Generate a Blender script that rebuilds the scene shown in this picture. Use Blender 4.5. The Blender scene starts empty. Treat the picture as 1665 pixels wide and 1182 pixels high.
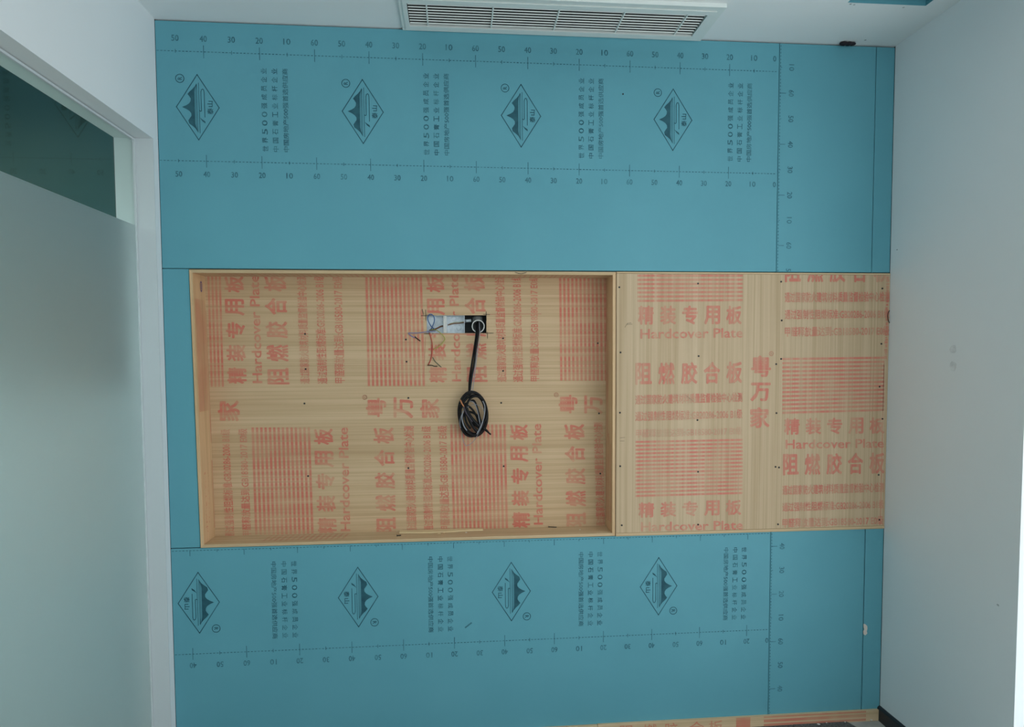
import bpy, bmesh, math, random
from mathutils import Vector, Matrix
random.seed(7)
SC = bpy.context.scene
COL = SC.collection

# ------------------------------------------------------------------ camera
CAM = (1.1179, -2.4402, 1.5415)
F, CX, CY = 1017.15, 825.57, 624.39
# rows: right, down, forward of the camera, measured from the room's own vanishing lines
RR = ((0.99665469, -0.08158140, -0.00488818),
      (-0.00869355, -0.04635527, -0.99888719),
      (0.08126402, 0.99558810, -0.04690943))
cd = bpy.data.cameras.new('camera')
cam = bpy.data.objects.new('camera', cd)
COL.objects.link(cam)
r, d, f = [Vector(v) for v in RR]
cam.matrix_world = Matrix(((r.x, -d.x, -f.x, CAM[0]), (r.y, -d.y, -f.y, CAM[1]),
                           (r.z, -d.z, -f.z, CAM[2]), (0, 0, 0, 1)))
cd.sensor_fit = 'HORIZONTAL'
cd.sensor_width = 36.0
cd.lens = F / 1665.0 * 36.0
cd.shift_x = (832.5 - CX) / 1665.0
cd.shift_y = (CY - 591.0) / 1665.0
cd.clip_start = 0.02
SC.camera = cam

# ------------------------------------------------------------------ world, lights, exposure
SC.view_settings.view_transform = 'Standard'
SC.view_settings.look = 'None'
SC.view_settings.gamma = 1.0
SC.view_settings.use_curve_mapping = False
SC.view_settings.exposure = 0.0

w = bpy.data.worlds.new('sky')
SC.world = w
w.use_nodes = True
wn = w.node_tree
wn.nodes['Background'].inputs[0].default_value = (0.90, 0.98, 1.01, 1)
wn.nodes['Background'].inputs[1].default_value = 2.5


def area(name, loc, rot, sx, sy, power, color, portal=False):
    l = bpy.data.lights.new(name, 'AREA')
    l.shape = 'RECTANGLE'
    l.size, l.size_y = sx, sy
    l.energy = power
    l.color = color
    if portal:
        l.cycles.is_portal = True
    o = bpy.data.objects.new(name, l)
    o.location = loc
    o.rotation_euler = rot
    COL.objects.link(o)
    return o


XL, XR, H, YF = 0.0293, 2.888, 2.7724, -4.6       # left wall, right wall, ceiling, wall behind the camera
WIN = (-3.9, -0.627, 0.02, 2.60)                  # the window in the right wall: y0, y1, z0, z1
area('window_daylight', (XR + 0.27, (WIN[0] + WIN[1]) / 2, (WIN[2] + WIN[3]) / 2), (0, math.radians(90), 0),
     WIN[3] - WIN[2], WIN[1] - WIN[0], 1, (1, 1, 1), portal=True)
FWN = (0.5, 2.4, 0.9, 2.45)                       # unseen window added behind the viewer to brighten the right wall: x0, x1, z0, z1
area('front_fill', ((FWN[0] + FWN[1]) / 2, YF - 0.12, (FWN[2] + FWN[3]) / 2), (math.radians(90), 0, 0),
     FWN[1] - FWN[0], FWN[3] - FWN[2], 1, (1, 1, 1), portal=True)
area('corridor_fill', (-1.25, -1.6, 2.45), (0, 0, 0), 0.3, 1.6, 62, (0.86, 1.0, 1.0))  # unseen lamp added to brighten the frosted glass from behind


# ------------------------------------------------------------------ helpers
def W(x, y, Y=0.0):
    """Point of the plane at depth Y that the photograph shows at pixel (x, y)."""
    a, b = (x - CX) / F, (y - CY) / F
    v = [RR[0][i] * a + RR[1][i] * b + RR[2][i] for i in range(3)]
    t = (Y - CAM[1]) / v[1]
    return Vector((CAM[0] + t * v[0], Y, CAM[2] + t * v[2]))


def tag(o, label=None, cat=None, group=None, kind=None):
    for k, v in (('label', label), ('category', cat), ('group', group), ('kind', kind)):
        if v:
            o[k] = v
    return o


def link(name, me, mat, parent=None, smooth=False):
    o = bpy.data.objects.new(name, me)
    COL.objects.link(o)
    if mat is not None and not me.materials:
        me.materials.append(mat)
    if smooth:
        for p in me.polygons:
            p.use_smooth = True
    if parent is not None:
        o.parent = parent
        o.matrix_parent_inverse = Matrix.Translation(-parent_loc(parent))
    return o


def parent_loc(p):
    if p.parent is None:
        return Vector(p.location)
    return parent_loc(p.parent) + p.matrix_parent_inverse.translation + Vector(p.location)


def fromlists(name, vs, fs, mat, parent=None, smooth=False):
    me = bpy.data.meshes.new(name)
    me.from_pydata([tuple(v) for v in vs], [], fs)
    me.validate()
    me.update()
    return link(name, me, mat, parent, smooth)


def frombm(name, bm, mat, parent=None, smooth=False, bevel=0):
    bmesh.ops.recalc_face_normals(bm, faces=bm.faces)
    if bevel:
        es = [e for e in bm.edges if len(e.link_faces) == 2 and e.calc_face_angle(0) > 0.5]
        bmesh.ops.bevel(bm, geom=es, offset=bevel, segments=1, affect='EDGES')
    me = bpy.data.meshes.new(name)
    bm.to_mesh(me)
    bm.free()
    return link(name, me, mat, parent, smooth)


def add_box(bm, x0, x1, y0, y1, z0, z1, m=None):
    vs = [bm.verts.new((m @ Vector(c)) if m else c) for c in
          ((x0, y0, z0), (x1, y0, z0), (x1, y1, z0), (x0, y1, z0), (x0, y0, z1), (x1, y0, z1), (x1, y1, z1), (x0, y1, z1))]
    for q in ((0, 3, 2, 1), (4, 5, 6, 7), (0, 1, 5, 4), (1, 2, 6, 5), (2, 3, 7, 6), (3, 0, 4, 7)):
        bm.faces.new([vs[i] for i in q])


def box(name, x0, x1, y0, y1, z0, z1, mat, parent=None, bevel=0):
    bm = bmesh.new()
    add_box(bm, x0, x1, y0, y1, z0, z1)
    return frombm(name, bm, mat, parent, bevel=bevel)


def add_prism(bm, poly, y0, y1):
    """poly of (x, z) extruded from y0 to y1"""
    a = [bm.verts.new((p[0], y0, p[1])) for p in poly]
    b = [bm.verts.new((p[0], y1, p[1])) for p in poly]
    bm.faces.new(a)
    bm.faces.new(b[::-1])
    n = len(poly)
    for i in range(n):
        bm.faces.new((a[i], a[(i + 1) % n], b[(i + 1) % n], b[i]))


def prism(name, poly, y0, y1, mat, parent=None, bevel=0):
    bm = bmesh.new()
    add_prism(bm, poly, y0, y1)
    return frombm(name, bm, mat, parent, bevel=bevel)


def plate(name, u0, u1, v0, v1, holes, t0, t1, axis, mat, parent=None):
    """A slab with rectangular holes. axis is the thickness direction."""
    us = sorted(set([u0, u1] + [h[0] for h in holes] + [h[1] for h in holes]))
    vs_ = sorted(set([v0, v1] + [h[2] for h in holes] + [h[3] for h in holes]))
    us = [u for u in us if u0 <= u <= u1]
    vs_ = [v for v in vs_ if v0 <= v <= v1]

    def solid(i, j):
        if i < 0 or j < 0 or i >= len(us) - 1 or j >= len(vs_) - 1:
            return False
        u, v = (us[i] + us[i + 1]) / 2, (vs_[j] + vs_[j + 1]) / 2
        return not any(h[0] < u < h[1] and h[2] < v < h[3] for h in holes)
    bm = bmesh.new()
    cache = {}

    def P(i, j, t):
        k = (i, j, t)
        if k not in cache:
            u, v, s = us[i], vs_[j], (t0, t1)[t]
            cache[k] = bm.verts.new({'x': (s, u, v), 'y': (u, s, v), 'z': (u, v, s)}[axis])
        return cache[k]
    for i in range(len(us) - 1):
        for j in range(len(vs_) - 1):
            if not solid(i, j):
                continue
            for t in (0, 1):
                bm.faces.new((P(i, j, t), P(i + 1, j, t), P(i + 1, j + 1, t), P(i, j + 1, t)))
            for di, dj, a, b in ((-1, 0, (0, 0), (0, 1)), (1, 0, (1, 0), (1, 1)), (0, -1, (0, 0), (1, 0)), (0, 1, (0, 1), (1, 1))):
                if not solid(i + di, j + dj):
                    bm.faces.new((P(i + a[0], j + a[1], 0), P(i + b[0], j + b[1], 0), P(i + b[0], j + b[1], 1), P(i + a[0], j + a[1], 1)))
    return frombm(name, bm, mat, parent)


def smooth_path(pts, sub=6):
    pts = [Vector(p) for p in pts]
    if len(pts) < 3:
        return pts
    out = []
    for i in range(len(pts) - 1):
        p0 = pts[max(i - 1, 0)]; p1 = pts[i]; p2 = pts[i + 1]; p3 = pts[min(i + 2, len(pts) - 1)]
        for k in range(sub):
            t = k / sub
            out.append(0.5 * ((2 * p1) + (p2 - p0) * t + (2 * p0 - 5 * p1 + 4 * p2 - p3) * t * t + (3 * p1 - p0 - 3 * p2 + p3) * t ** 3))
    out.append(pts[-1])
    return out


def add_tube(bm, pts, rad, n=8, rad2=None, sub=6, cap=True):
    """round or oval tube along a smoothed path; rad may be a list per control point"""
    path = smooth_path(pts, sub) if sub > 1 else [Vector(p) for p in pts]
    rings = []
    up = Vector((0, 1, 0))
    for i, p in enumerate(path):
        t = (path[min(i + 1, len(path) - 1)] - path[max(i - 1, 0)])
        if t.length < 1e-9:
            t = Vector((0, 0, 1))
        t.normalize()
        a = t.cross(up)
        if a.length < 1e-3:
            a = t.cross(Vector((1, 0, 0)))
        a.normalize()
        b = a.cross(t)
        if isinstance(rad, (list, tuple)):
            q = i / max(1, len(path) - 1) * (len(rad) - 1)
            k = min(int(q), len(rad) - 2)
            rr_ = rad[k] + (rad[k + 1] - rad[k]) * (q - k)
        else:
            rr_ = rad
        r2 = rad2 if rad2 else rr_
        rings.append([bm.verts.new(p + a * math.cos(2 * math.pi * j / n) * rr_ + b * math.sin(2 * math.pi * j / n) * r2) for j in range(n)])
    for i in range(len(rings) - 1):
        for j in range(n):
            bm.faces.new((rings[i][j], rings[i][(j + 1) % n], rings[i + 1][(j + 1) % n], rings[i + 1][j]))
    if cap:
        bm.faces.new(rings[0][::-1])
        bm.faces.new(rings[-1])


def tube(name, pts, rad, mat, parent=None, n=8, rad2=None, sub=6):
    bm = bmesh.new()
    add_tube(bm, pts, rad, n, rad2, sub)
    return frombm(name, bm, mat, parent, smooth=True)


def pxpath(lst):
    """pixel path with a depth for every point: (x, y, Y)"""
    return [W(a, b, c) for a, b, c in lst]


def empty(name, loc):
    o = bpy.data.objects.new(name, None)
    o.empty_display_size = 0.05
    o.location = loc
    COL.objects.link(o)
    return o


# ------------------------------------------------------------------ materials
def lin(c):
    c = c / 255.0
    return c / 12.92 if c <= 0.04045 else ((c + 0.055) / 1.055) ** 2.4


def rgb(r_, g_, b_):
    return (lin(r_), lin(g_), lin(b_), 1)


def mat(name, col, rough=0.6, metal=0.0, spec=0.5, noise=None, bump=None, col2=None):
    m = bpy.data.materials.new(name)
    m.use_nodes = True
    nt = m.node_tree
    b = nt.nodes['Principled BSDF']
    b.inputs['Base Color'].default_value = col
    b.inputs['Roughness'].default_value = rough
    b.inputs['Metallic'].default_value = metal
    b.inputs['Specular IOR Level'].default_value = spec
    if noise:
        tc = nt.nodes.new('ShaderNodeTexCoord')
        mp = nt.nodes.new('ShaderNodeMapping')
        nz = nt.nodes.new('ShaderNodeTexNoise')
        mp.inputs['Scale'].default_value = noise[0]
        nz.inputs['Scale'].default_value = 1.0
        nz.inputs['Detail'].default_value = noise[1]
        cr = nt.nodes.new('ShaderNodeValToRGB')
        cr.color_ramp.elements[0].position = noise[2]
        cr.color_ramp.elements[1].position = noise[3]
        cr.color_ramp.elements[0].color = col
        cr.color_ramp.elements[1].color = col2
        L = nt.links.new
        L(tc.outputs['Object'], mp.inputs['Vector'])
        L(mp.outputs[0], nz.inputs['Vector'])
        L(nz.outputs['Fac'], cr.inputs[0])
        L(cr.outputs[0], b.inputs['Base Color'])
        if bump:
            bp = nt.nodes.new('ShaderNodeBump')
            bp.inputs['Strength'].default_value = bump
            bp.inputs['Distance'].default_value = 0.001
            L(nz.outputs['Fac'], bp.inputs['Height'])
            L(bp.outputs[0], b.inputs['Normal'])
    return m


def wood(name, grain, tint=(1, 1, 1), stamp=None):
    """plywood face veneer, fine streaks along the grain ('x' or 'z' or 'y')"""
    m = bpy.data.materials.new(name)
    m.use_nodes = True
    nt = m.node_tree
    b = nt.nodes['Principled BSDF']
    b.inputs['Roughness'].default_value = 0.62
    b.inputs['Specular IOR Level'].default_value = 0.25
    L = nt.links.new
    tc = nt.nodes.new('ShaderNodeTexCoord')

    def layer(sc_long, sc_across, detail):
        mp = nt.nodes.new('ShaderNodeMapping')
        s = {'x': (sc_long, sc_across, sc_across), 'z': (sc_across, sc_across, sc_long), 'y': (sc_across, sc_long, sc_across)}[grain]
        mp.inputs['Scale'].default_value = s
        nz = nt.nodes.new('ShaderNodeTexNoise')
        nz.inputs['Scale'].default_value = 1
        nz.inputs['Detail'].default_value = detail
        L(tc.outputs['Object'], mp.inputs['Vector'])
        L(mp.outputs[0], nz.inputs['Vector'])
        return nz
    n1 = layer(1.2, 45, 4)
    n2 = layer(0.5, 9, 2)
    n3 = layer(0.9, 160, 2)

    def ramp(src, p0, c0, p1, c1):
        cr = nt.nodes.new('ShaderNodeValToRGB')
        cr.color_ramp.elements[0].position = p0
        cr.color_ramp.elements[0].color = c0
        cr.color_ramp.elements[1].position = p1
        cr.color_ramp.elements[1].color = c1
        L(src.outputs['Fac'], cr.inputs[0])
        return cr

    def T(c):
        return (c[0] * tint[0], c[1] * tint[1], c[2] * tint[2], 1)
    base = ramp(n2, 0.35, T(WOOD_A), 0.65, T(WOOD_B))
    st = ramp(n1, 0.36, (0.91, 0.89, 0.86, 1), 0.56, (1.0, 1.0, 1.0, 1))
    st2 = ramp(n3, 0.35, (0.86, 0.84, 0.80, 1), 0.6, (1, 1, 1, 1))
    out = base
    for s_ in (st, st2):
        mx = nt.nodes.new('ShaderNodeMix')
        mx.data_type = 'RGBA'
        mx.blend_type = 'MULTIPLY'
        mx.inputs['Factor'].default_value = 1
        L(out.outputs[0 if out.bl_idname == 'ShaderNodeValToRGB' else 2], mx.inputs[6])
        L(s_.outputs[0], mx.inputs[7])
        out = mx
    if stamp:
        # ink soaked into the same veneer: (colour, opacity, least share left)
        n4 = layer(2.0, 75, 3)
        n5 = layer(9, 9, 2)
        fac = None
        for n_ in (n4, n5):
            mr = nt.nodes.new('ShaderNodeMapRange')
            mr.inputs['From Min'].default_value = 0.30
            mr.inputs['From Max'].default_value = 0.56
            mr.inputs['To Min'].default_value = stamp[2]
            mr.inputs['To Max'].default_value = 1.0
            L(n_.outputs['Fac'], mr.inputs['Value'])
            mu = nt.nodes.new('ShaderNodeMath')
            mu.operation = 'MULTIPLY'
            L(mr.outputs[0], mu.inputs[0])
            if fac is None:
                mu.inputs[1].default_value = stamp[1]
            else:
                L(fac.outputs[0], mu.inputs[1])
            fac = mu
        mx = nt.nodes.new('ShaderNodeMix')
        mx.data_type = 'RGBA'
        L(fac.outputs[0], mx.inputs['Factor'])
        L(out.outputs[2], mx.inputs[6])
        mx.inputs[7].default_value = stamp[0]
        out = mx
    L(out.outputs[2], b.inputs['Base Color'])
    return m


def ink(name, col, opacity, lo, hi, scale, rough=0.7):
    """printed ink: worn, partly missing along the grain"""
    m = bpy.data.materials.new(name)
    m.use_nodes = True
    nt = m.node_tree
    L = nt.links.new
    b = nt.nodes['Principled BSDF']
    b.inputs['Base Color'].default_value = col
    b.inputs['Roughness'].default_value = rough
    b.inputs['Specular IOR Level'].default_value = 0.2
    tc = nt.nodes.new('ShaderNodeTexCoord')
    acc = None
    for sc_ in scale:
        mp = nt.nodes.new('ShaderNodeMapping')
        mp.inputs['Scale'].default_value = sc_
        nz = nt.nodes.new('ShaderNodeTexNoise')
        nz.inputs['Scale'].default_value = 1
        nz.inputs['Detail'].default_value = 3
        L(tc.outputs['Object'], mp.inputs['Vector'])
        L(mp.outputs[0], nz.inputs['Vector'])
        mr = nt.nodes.new('ShaderNodeMapRange')
        mr.inputs['From Min'].default_value = 0.3
        mr.inputs['From Max'].default_value = 0.62
        mr.inputs['To Min'].default_value = lo
        mr.inputs['To Max'].default_value = hi
        L(nz.outputs['Fac'], mr.inputs['Value'])
        if acc is None:
            acc = mr
        else:
            mu = nt.nodes.new('ShaderNodeMath')
            mu.operation = 'MULTIPLY'
            L(acc.outputs[0], mu.inputs[0])
            L(mr.outputs[0], mu.inputs[1])
            acc = mu
    mu = nt.nodes.new('ShaderNodeMath')
    mu.operation = 'MULTIPLY'
    mu.inputs[1].default_value = opacity
    L(acc.outputs[0], mu.inputs[0])
    L(mu.outputs[0], b.inputs['Alpha'])
    return m


WOOD_A = (0.640, 0.480, 0.305)
WOOD_B = (0.685, 0.525, 0.345)
M_BOARD = mat('blue_gypsum_paper', (0.116, 0.362, 0.440, 1), 0.55, spec=0.35, noise=((3, 3, 3), 3, 0.3, 0.7), col2=(0.128, 0.385, 0.465, 1))
M_WALL = mat('white_wall_paint', (0.79, 0.82, 0.83, 1), 0.75, spec=0.25, noise=((2, 2, 2), 2, 0.3, 0.7), col2=(0.81, 0.84, 0.855, 1))
M_CEIL = mat('white_ceiling_paint', (0.86, 0.88, 0.88, 1), 0.8, spec=0.2)
M_BACKING = mat('dark_wall_backing', (0.06, 0.07, 0.07, 1), 0.9)
M_TRIM = mat('white_metal_trim', (0.62, 0.67, 0.69, 1), 0.4)
M_VENT = mat('vent_white_plastic', (0.80, 0.84, 0.81, 1), 0.45)
M_DUCT = mat('dark_duct', (0.008, 0.010, 0.010, 1), 0.9)
M_BLACK = mat('black_rubber', (0.006, 0.006, 0.007, 1), 0.5, spec=0.25)
M_BASE = mat('black_baseboard_paint', (0.018, 0.022, 0.028, 1), 0.4)
M_TILE = mat('dark_carpet_tile', (0.075, 0.080, 0.080, 1), 0.95, spec=0.1, noise=((140, 140, 140), 4, 0.35, 0.65), col2=(0.17, 0.175, 0.17, 1), bump=0.6)
M_SCREED = mat('grey_cement_screed', (0.40, 0.40, 0.38, 1), 0.9, noise=((20, 20, 20), 4, 0.3, 0.7), col2=(0.54, 0.54, 0.51, 1))
M_WOODX = wood('plywood_veneer_horizontal', 'x', (0.98, 0.90, 0.84))
M_WOODZ = wood('plywood_veneer_vertical', 'z', (0.96, 0.94, 0.95))
M_WOODE = wood('plywood_edge', 'x', (1.05, 1.02, 0.98))
M_WOODS = wood('plywood_side_veneer', 'z', (1.12, 1.0, 0.90))
M_RED = wood('red_stamp_ink_on_horizontal_grain', 'x', (0.98, 0.90, 0.84), ((0.64, 0.135, 0.10, 1), 0.82, 0.45))
M_REDV = wood('red_stamp_ink_on_vertical_grain', 'z', (0.96, 0.94, 0.95), ((0.66, 0.15, 0.12, 1), 0.78, 0.45))
M_REDVF = wood('faint_red_stamp_ink', 'z', (0.96, 0.94, 0.95), ((0.64, 0.19, 0.15, 1), 0.48, 0.30))
M_REDF = ink('faded_red_stamp_ink', (0.60, 0.15, 0.10, 1), 0.75, 0.35, 1.0, [(60, 20, 60), (14, 14, 14)])
M_REDS = wood('red_stamp_ink_on_side_board', 'z', (1.12, 1.0, 0.90), ((0.60, 0.20, 0.13, 1), 0.70, 0.35))
M_REDE = wood('red_stamp_ink_on_edge_board', 'x', (1.05, 1.02, 0.98), ((0.60, 0.20, 0.15, 1), 0.55, 0.35))
M_INK = mat('dark_teal_ink', (0.018, 0.085, 0.115, 1), 0.6, spec=0.3, noise=((25, 25, 25), 3, 0.35, 0.62), col2=(0.030, 0.125, 0.160, 1))
M_INKF = mat('worn_dark_teal_ink', (0.030, 0.125, 0.165, 1), 0.6, spec=0.3, noise=((30, 30, 30), 3, 0.35, 0.65), col2=(0.070, 0.240, 0.290, 1))
M_PENCIL = ink('pencil_mark', (0.03, 0.03, 0.03, 1), 0.75, 0.5, 1, [(60, 60, 60)])
M_REDLINE = mat('red_laser_line', (0.50, 0.09, 0.07, 1), 0.8)
M_SCREW = mat('black_screw', (0.012, 0.011, 0.010, 1), 0.5)
M_STEEL = mat('galvanised_steel', (0.50, 0.56, 0.60, 1), 0.42, metal=0.35, noise=((60, 60, 60), 3, 0.35, 0.65), col2=(0.66, 0.72, 0.76, 1))
M_PVC = mat('grey_plastic_conduit', (0.26, 0.27, 0.26, 1), 0.45)
M_PVCL = mat('pale_plastic_rim', (0.66, 0.66, 0.63, 1), 0.45)
M_GREYW = mat('grey_cable_sheath', (0.30, 0.30, 0.33, 1), 0.45)
M_GYPS = mat('exposed_gypsum_core', (0.74, 0.66, 0.58, 1), 0.9)
M_CRUMB = mat('pale_plaster_crumb', (0.72, 0.70, 0.66, 1), 0.9)
M_SPLINT = mat('pale_split_wood', (0.80, 0.62, 0.36, 1), 0.7)
M_PURPLE = mat('purple_marker', (0.12, 0.07, 0.22, 1), 0.7)
M_PATCH = mat('pale_violet_label', (0.50, 0.43, 0.48, 1), 0.8)


# ------------------------------------------------------------------ flat print
_fc = {}


def glyphs(s):
    """triangulated outline of a string in Blender's own font"""
    key = (s, BOLD[0])
    if key in _fc:
        return _fc[key]
    c = bpy.data.curves.new('t', 'FONT')
    c.body = s
    c.resolution_u = 2
    c.size = 1.0
    o = bpy.data.objects.new('t', c)
    COL.objects.link(o)
    bpy.context.view_layer.update()
    dg = bpy.context.evaluated_depsgraph_get()
    me = bpy.data.meshes.new_from_object(o.evaluated_get(dg))
    vs = [(v.co.x, v.co.y, 0) for v in me.vertices]
    fs = [tuple(p.vertices) for p in me.polygons]
    bpy.data.objects.remove(o)
    bpy.data.curves.remove(c)
    bpy.data.meshes.remove(me)
    if BOLD[0]:
        # a heavier weight: the outline pushed out in eight directions
        v0, f0, k_ = vs, fs, BOLD[0]
        vs, fs = [], []
        for q_, (dx_, dy_) in enumerate(((0, 0), (k_, 0), (-k_, 0), (0, k_), (0, -k_), (k_ * .7, k_ * .7), (-k_ * .7, k_ * .7), (k_ * .7, -k_ * .7), (-k_ * .7, -k_ * .7))):
            n_ = len(vs)
            vs += [(a_ + dx_, b_ + dy_, q_) for a_, b_, c_ in v0]
            fs += [tuple(i + n_ for i in t) for t in f0]
    _fc[key] = (vs, fs)
    return _fc[key]


BOLD = [0.0]


class Print:
    """collects flat marks lying on a vertical surface at depth Y"""

    def __init__(self, Y, lift=0.0005):
        self.Y = Y
        self.lift = lift
        self.v = []
        self.f = []

    def add(self, vs, fs):
        n = len(self.v)
        self.v += [(p[0], self.Y - self.lift - (p[2] * 0.00004 if len(p) > 2 else 0), p[1]) for p in vs]
        self.f += [tuple(i + n for i in t) for t in fs]

    def rect(self, x0, x1, z0, z1):
        self.add([(x0, z0), (x1, z0), (x1, z1), (x0, z1)], [(0, 1, 2, 3)])

    def quad(self, a, b, c, d_):
        self.add([a, b, c, d_], [(0, 1, 2, 3)])

    def line(self, pts, wd, closed=False):
        pts = [Vector(p) for p in pts]
        n = len(pts)
        for i in range(n if closed else n - 1):
            a, b = pts[i], pts[(i + 1) % n]
            t = (b - a)
            if t.length < 1e-9:
                continue
            t.normalize()
            q = Vector((-t.y, t.x)) * wd / 2
            e = t * wd / 2
            self.quad(a - e - q, b + e - q, b + e + q, a - e + q)

    def text(self, s, O, U, V, chars=False, fill=0.80):
        """fit a string (or each character of it in equal cells) to the cell O + u U + v V, u v in 0..1"""
        O, U, V = Vector(O), Vector(U), Vector(V)
        if not chars:
            vs, fs = glyphs(s)
            if not vs:
                return
            x0 = min(p[0] for p in vs); x1 = max(p[0] for p in vs)
            y0 = min(p[1] for p in vs); y1 = max(p[1] for p in vs)
            self.add([tuple(O + U * ((a - x0) / (x1 - x0)) + V * ((b - y0) / (y1 - y0))) + (q,) for a, b, q in vs], fs)
        else:
            n = len(s)
            # cells share out the length so that the first and last character touch the ends
            cw = fill / (n - 1 + fill) if n > 1 else 1.0
            st = 1.0 / (n - 1 + fill) if n > 1 else 0
            for k, ch in enumerate(s):
                if ch == ' ':
                    continue
                vs, fs = glyphs(ch)
                x0 = min(p[0] for p in vs); x1 = max(p[0] for p in vs)
                y0 = min(p[1] for p in vs); y1 = max(p[1] for p in vs)
                o2 = O + U * (k * st)
                self.add([tuple(o2 + U * cw * ((a - x0) / (x1 - x0)) + V * ((b - y0) / (y1 - y0))) + (q,) for a, b, q in vs], fs)

    def build(self, name, m, parent=None, clip=None, hole=None):
        bm = bmesh.new()
        vs = [bm.verts.new(v) for v in self.v]
        for t in self.f:
            try:
                bm.faces.new([vs[i] for i in t])
            except ValueError:
                pass
        if clip:
            for co, no in (((clip[0], 0, 0), (-1, 0, 0)), ((clip[1], 0, 0), (1, 0, 0)), ((0, 0, clip[2]), (0, 0, -1)), ((0, 0, clip[3]), (0, 0, 1))):
                bmesh.ops.bisect_plane(bm, geom=bm.verts[:] + bm.edges[:] + bm.faces[:], plane_co=co, plane_no=no, clear_outer=True)
        if hole:
            for co, no in (((hole[0], 0, 0), (1, 0, 0)), ((hole[1], 0, 0), (1, 0, 0)), ((0, 0, hole[2]), (0, 0, 1)), ((0, 0, hole[3]), (0, 0, 1))):
                bmesh.ops.bisect_plane(bm, geom=bm.verts[:] + bm.edges[:] + bm.faces[:], plane_co=co, plane_no=no)
            dead = []
            for fc in bm.faces:
                c = fc.calc_center_median()
                if hole[0] < c.x < hole[1] and hole[2] < c.z < hole[3]:
                    dead.append(fc)
            bmesh.ops.delete(bm, geom=dead, context='FACES')
        if not bm.faces:
            bm.free()
            return None
        me = bpy.data.meshes.new(name)
        bm.to_mesh(me)
        bm.free()
        return link(name, me, m, parent)


# ================================================================== THE SETTING
NX0t, NX0b, NX1 = 0.1277, 0.1415, 1.7460          # niche: left edge at top and bottom, right edge
NZ0, NZ1 = 0.8125, 1.8645
ND = 0.110                                        # depth of the niche
T = 0.012                                         # board thickness
Z_TOP = 2.7675

# ---- wall_back: dark backing with the hole for the niche, blue boards on it
wall_back = plate('wall_back', -0.35, XR + 0.3, 0.0, H + 0.3, [(NX0t - 0.004, NX1 + 0.002, NZ0 - 0.001, NZ1 + 0.001)], T + 0.0005, 0.18, 'y', M_BACKING)
tag(wall_back, 'back wall of the room clad in blue printed gypsum boards', kind='structure')
bm = bmesh.new()
add_box(bm, -0.35, XR + 0.3, 0.181, 0.24, 0, H + 0.3)
frombm('backing_sheet', bm, M_BACKING, wall_back)


def board(x0, x1, z0, z1, poly=None):
    bm = bmesh.new()
    add_prism(bm, poly or [(x0, z0), (x1, z0), (x1, z1), (x0, z1)], 0.0, T)
    return frombm('gypsum_board', bm, M_BOARD, wall_back, bevel=0.0012)


b_top = board(XL + 0.001, 2.4030, 1.8690, Z_TOP)
b_topr = board(2.4052, 2.8072, 1.8690, Z_TOP)
b_topn = board(2.8096, XR - 0.0015, 1.8690, Z_TOP)
b_left = board(0, 0, 0, 0, [(XL + 0.001, 0.8135), (NX0b - 0.003, 0.8135), (NX0t - 0.003, 1.8668), (XL + 0.001, 1.8668)])
b_bot = board(XL + 0.001, 2.3965, 0.038, 0.8105)
b_botr = board(2.3985, 2.8050, 0.038, 0.8105)
b_botn = board(2.8082, XR - 0.0015, 0.038, 0.8105)

# the small gouge in the paper at the seam low on the right
g = W(1407, 1023)
pts = [(-.002, .021), (.004, .019), (.009, .012), (.010, .002), (.008, -.008), (.010, -.016), (.004, -.023), (-.001, -.019), (-.0025, -.008), (.001, 0.0), (-.0015, .009)]
prism('gouged_paper', [(2.8082 + .0012 + a * 1.5, g.z + b * 1.12) for a, b in pts], -0.0012, 0.0, M_GYPS, b_botn)['label'] = 'pale gypsum showing in a torn patch beside the seam'
sp = W(1013, 153)


# ---- printing on the blue boards
BOLD[0] = 0.012
def dashes(P, x0, x1, za, zb):
    n = int((x1 - x0) / 0.0128)
    for i in range(n):
        a = x0 + (x1 - x0) * i / n
        z = za + (zb - za) * i / n
        P.rect(a, a + 0.0078, z - 0.0014, z + 0.0014)


LAB_T = {0: '0', 1: '10', 2: '20', 3: '30', 4: '40', 5: '50', 6: '60'}
P = Print(0)
dashes(P, 0.034, 2.398, 2.6600, 2.6570)
for n in range(1, 24):
    x = 2.4 - 0.1 * n
    L_ = 0.023 if n % 2 == 0 else 0.007
    zc = 2.6600 - 0.003 * x / 2.4
    P.rect(x - 0.0012, x + 0.0012, zc - L_, zc + L_)
P.build('ruler_line', M_INKF, b_top)
P = Print(0)
for n in range(0, 24):
    x = 2.4 - 0.1 * n
    s = LAB_T[(n - 1) % 6 + 1] if n else '0'
    wd = 0.026 if len(s) == 2 else 0.013
    xx = x - wd / 2 - (0.016 if n == 0 else 0)
    P.text(s, (xx, 2.6955), (wd, 0), (0, 0.0225))
P.build('ruler_numbers', M_INKF, b_top)
P = Print(0)
dashes(P, 0.034, 2.398, 2.2640, 2.2580)
for n in range(1, 24):
    x = 2.4 - 0.1 * n
    L_ = 0.023 if n % 2 == 0 else 0.006
    zc = 2.2640 - 0.006 * x / 2.4
    P.rect(x - 0.0012, x + 0.0012, zc - L_, zc + L_)
P.build('ruler_line', M_INKF, b_top)
P = Print(0)
for n in range(0, 24):
    x = 2.4 - 0.1 * n
    s = LAB_T[(n - 1) % 6 + 1] if n else '0'
    wd = 0.024 if len(s) == 2 else 0.012
    xx = x - wd / 2 - (0.010 if n == 0 else 0)
    P.text(s, (xx, 2.2050), (wd, 0), (0, 0.021))
P.build('ruler_numbers', M_INKF, b_top)

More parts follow.
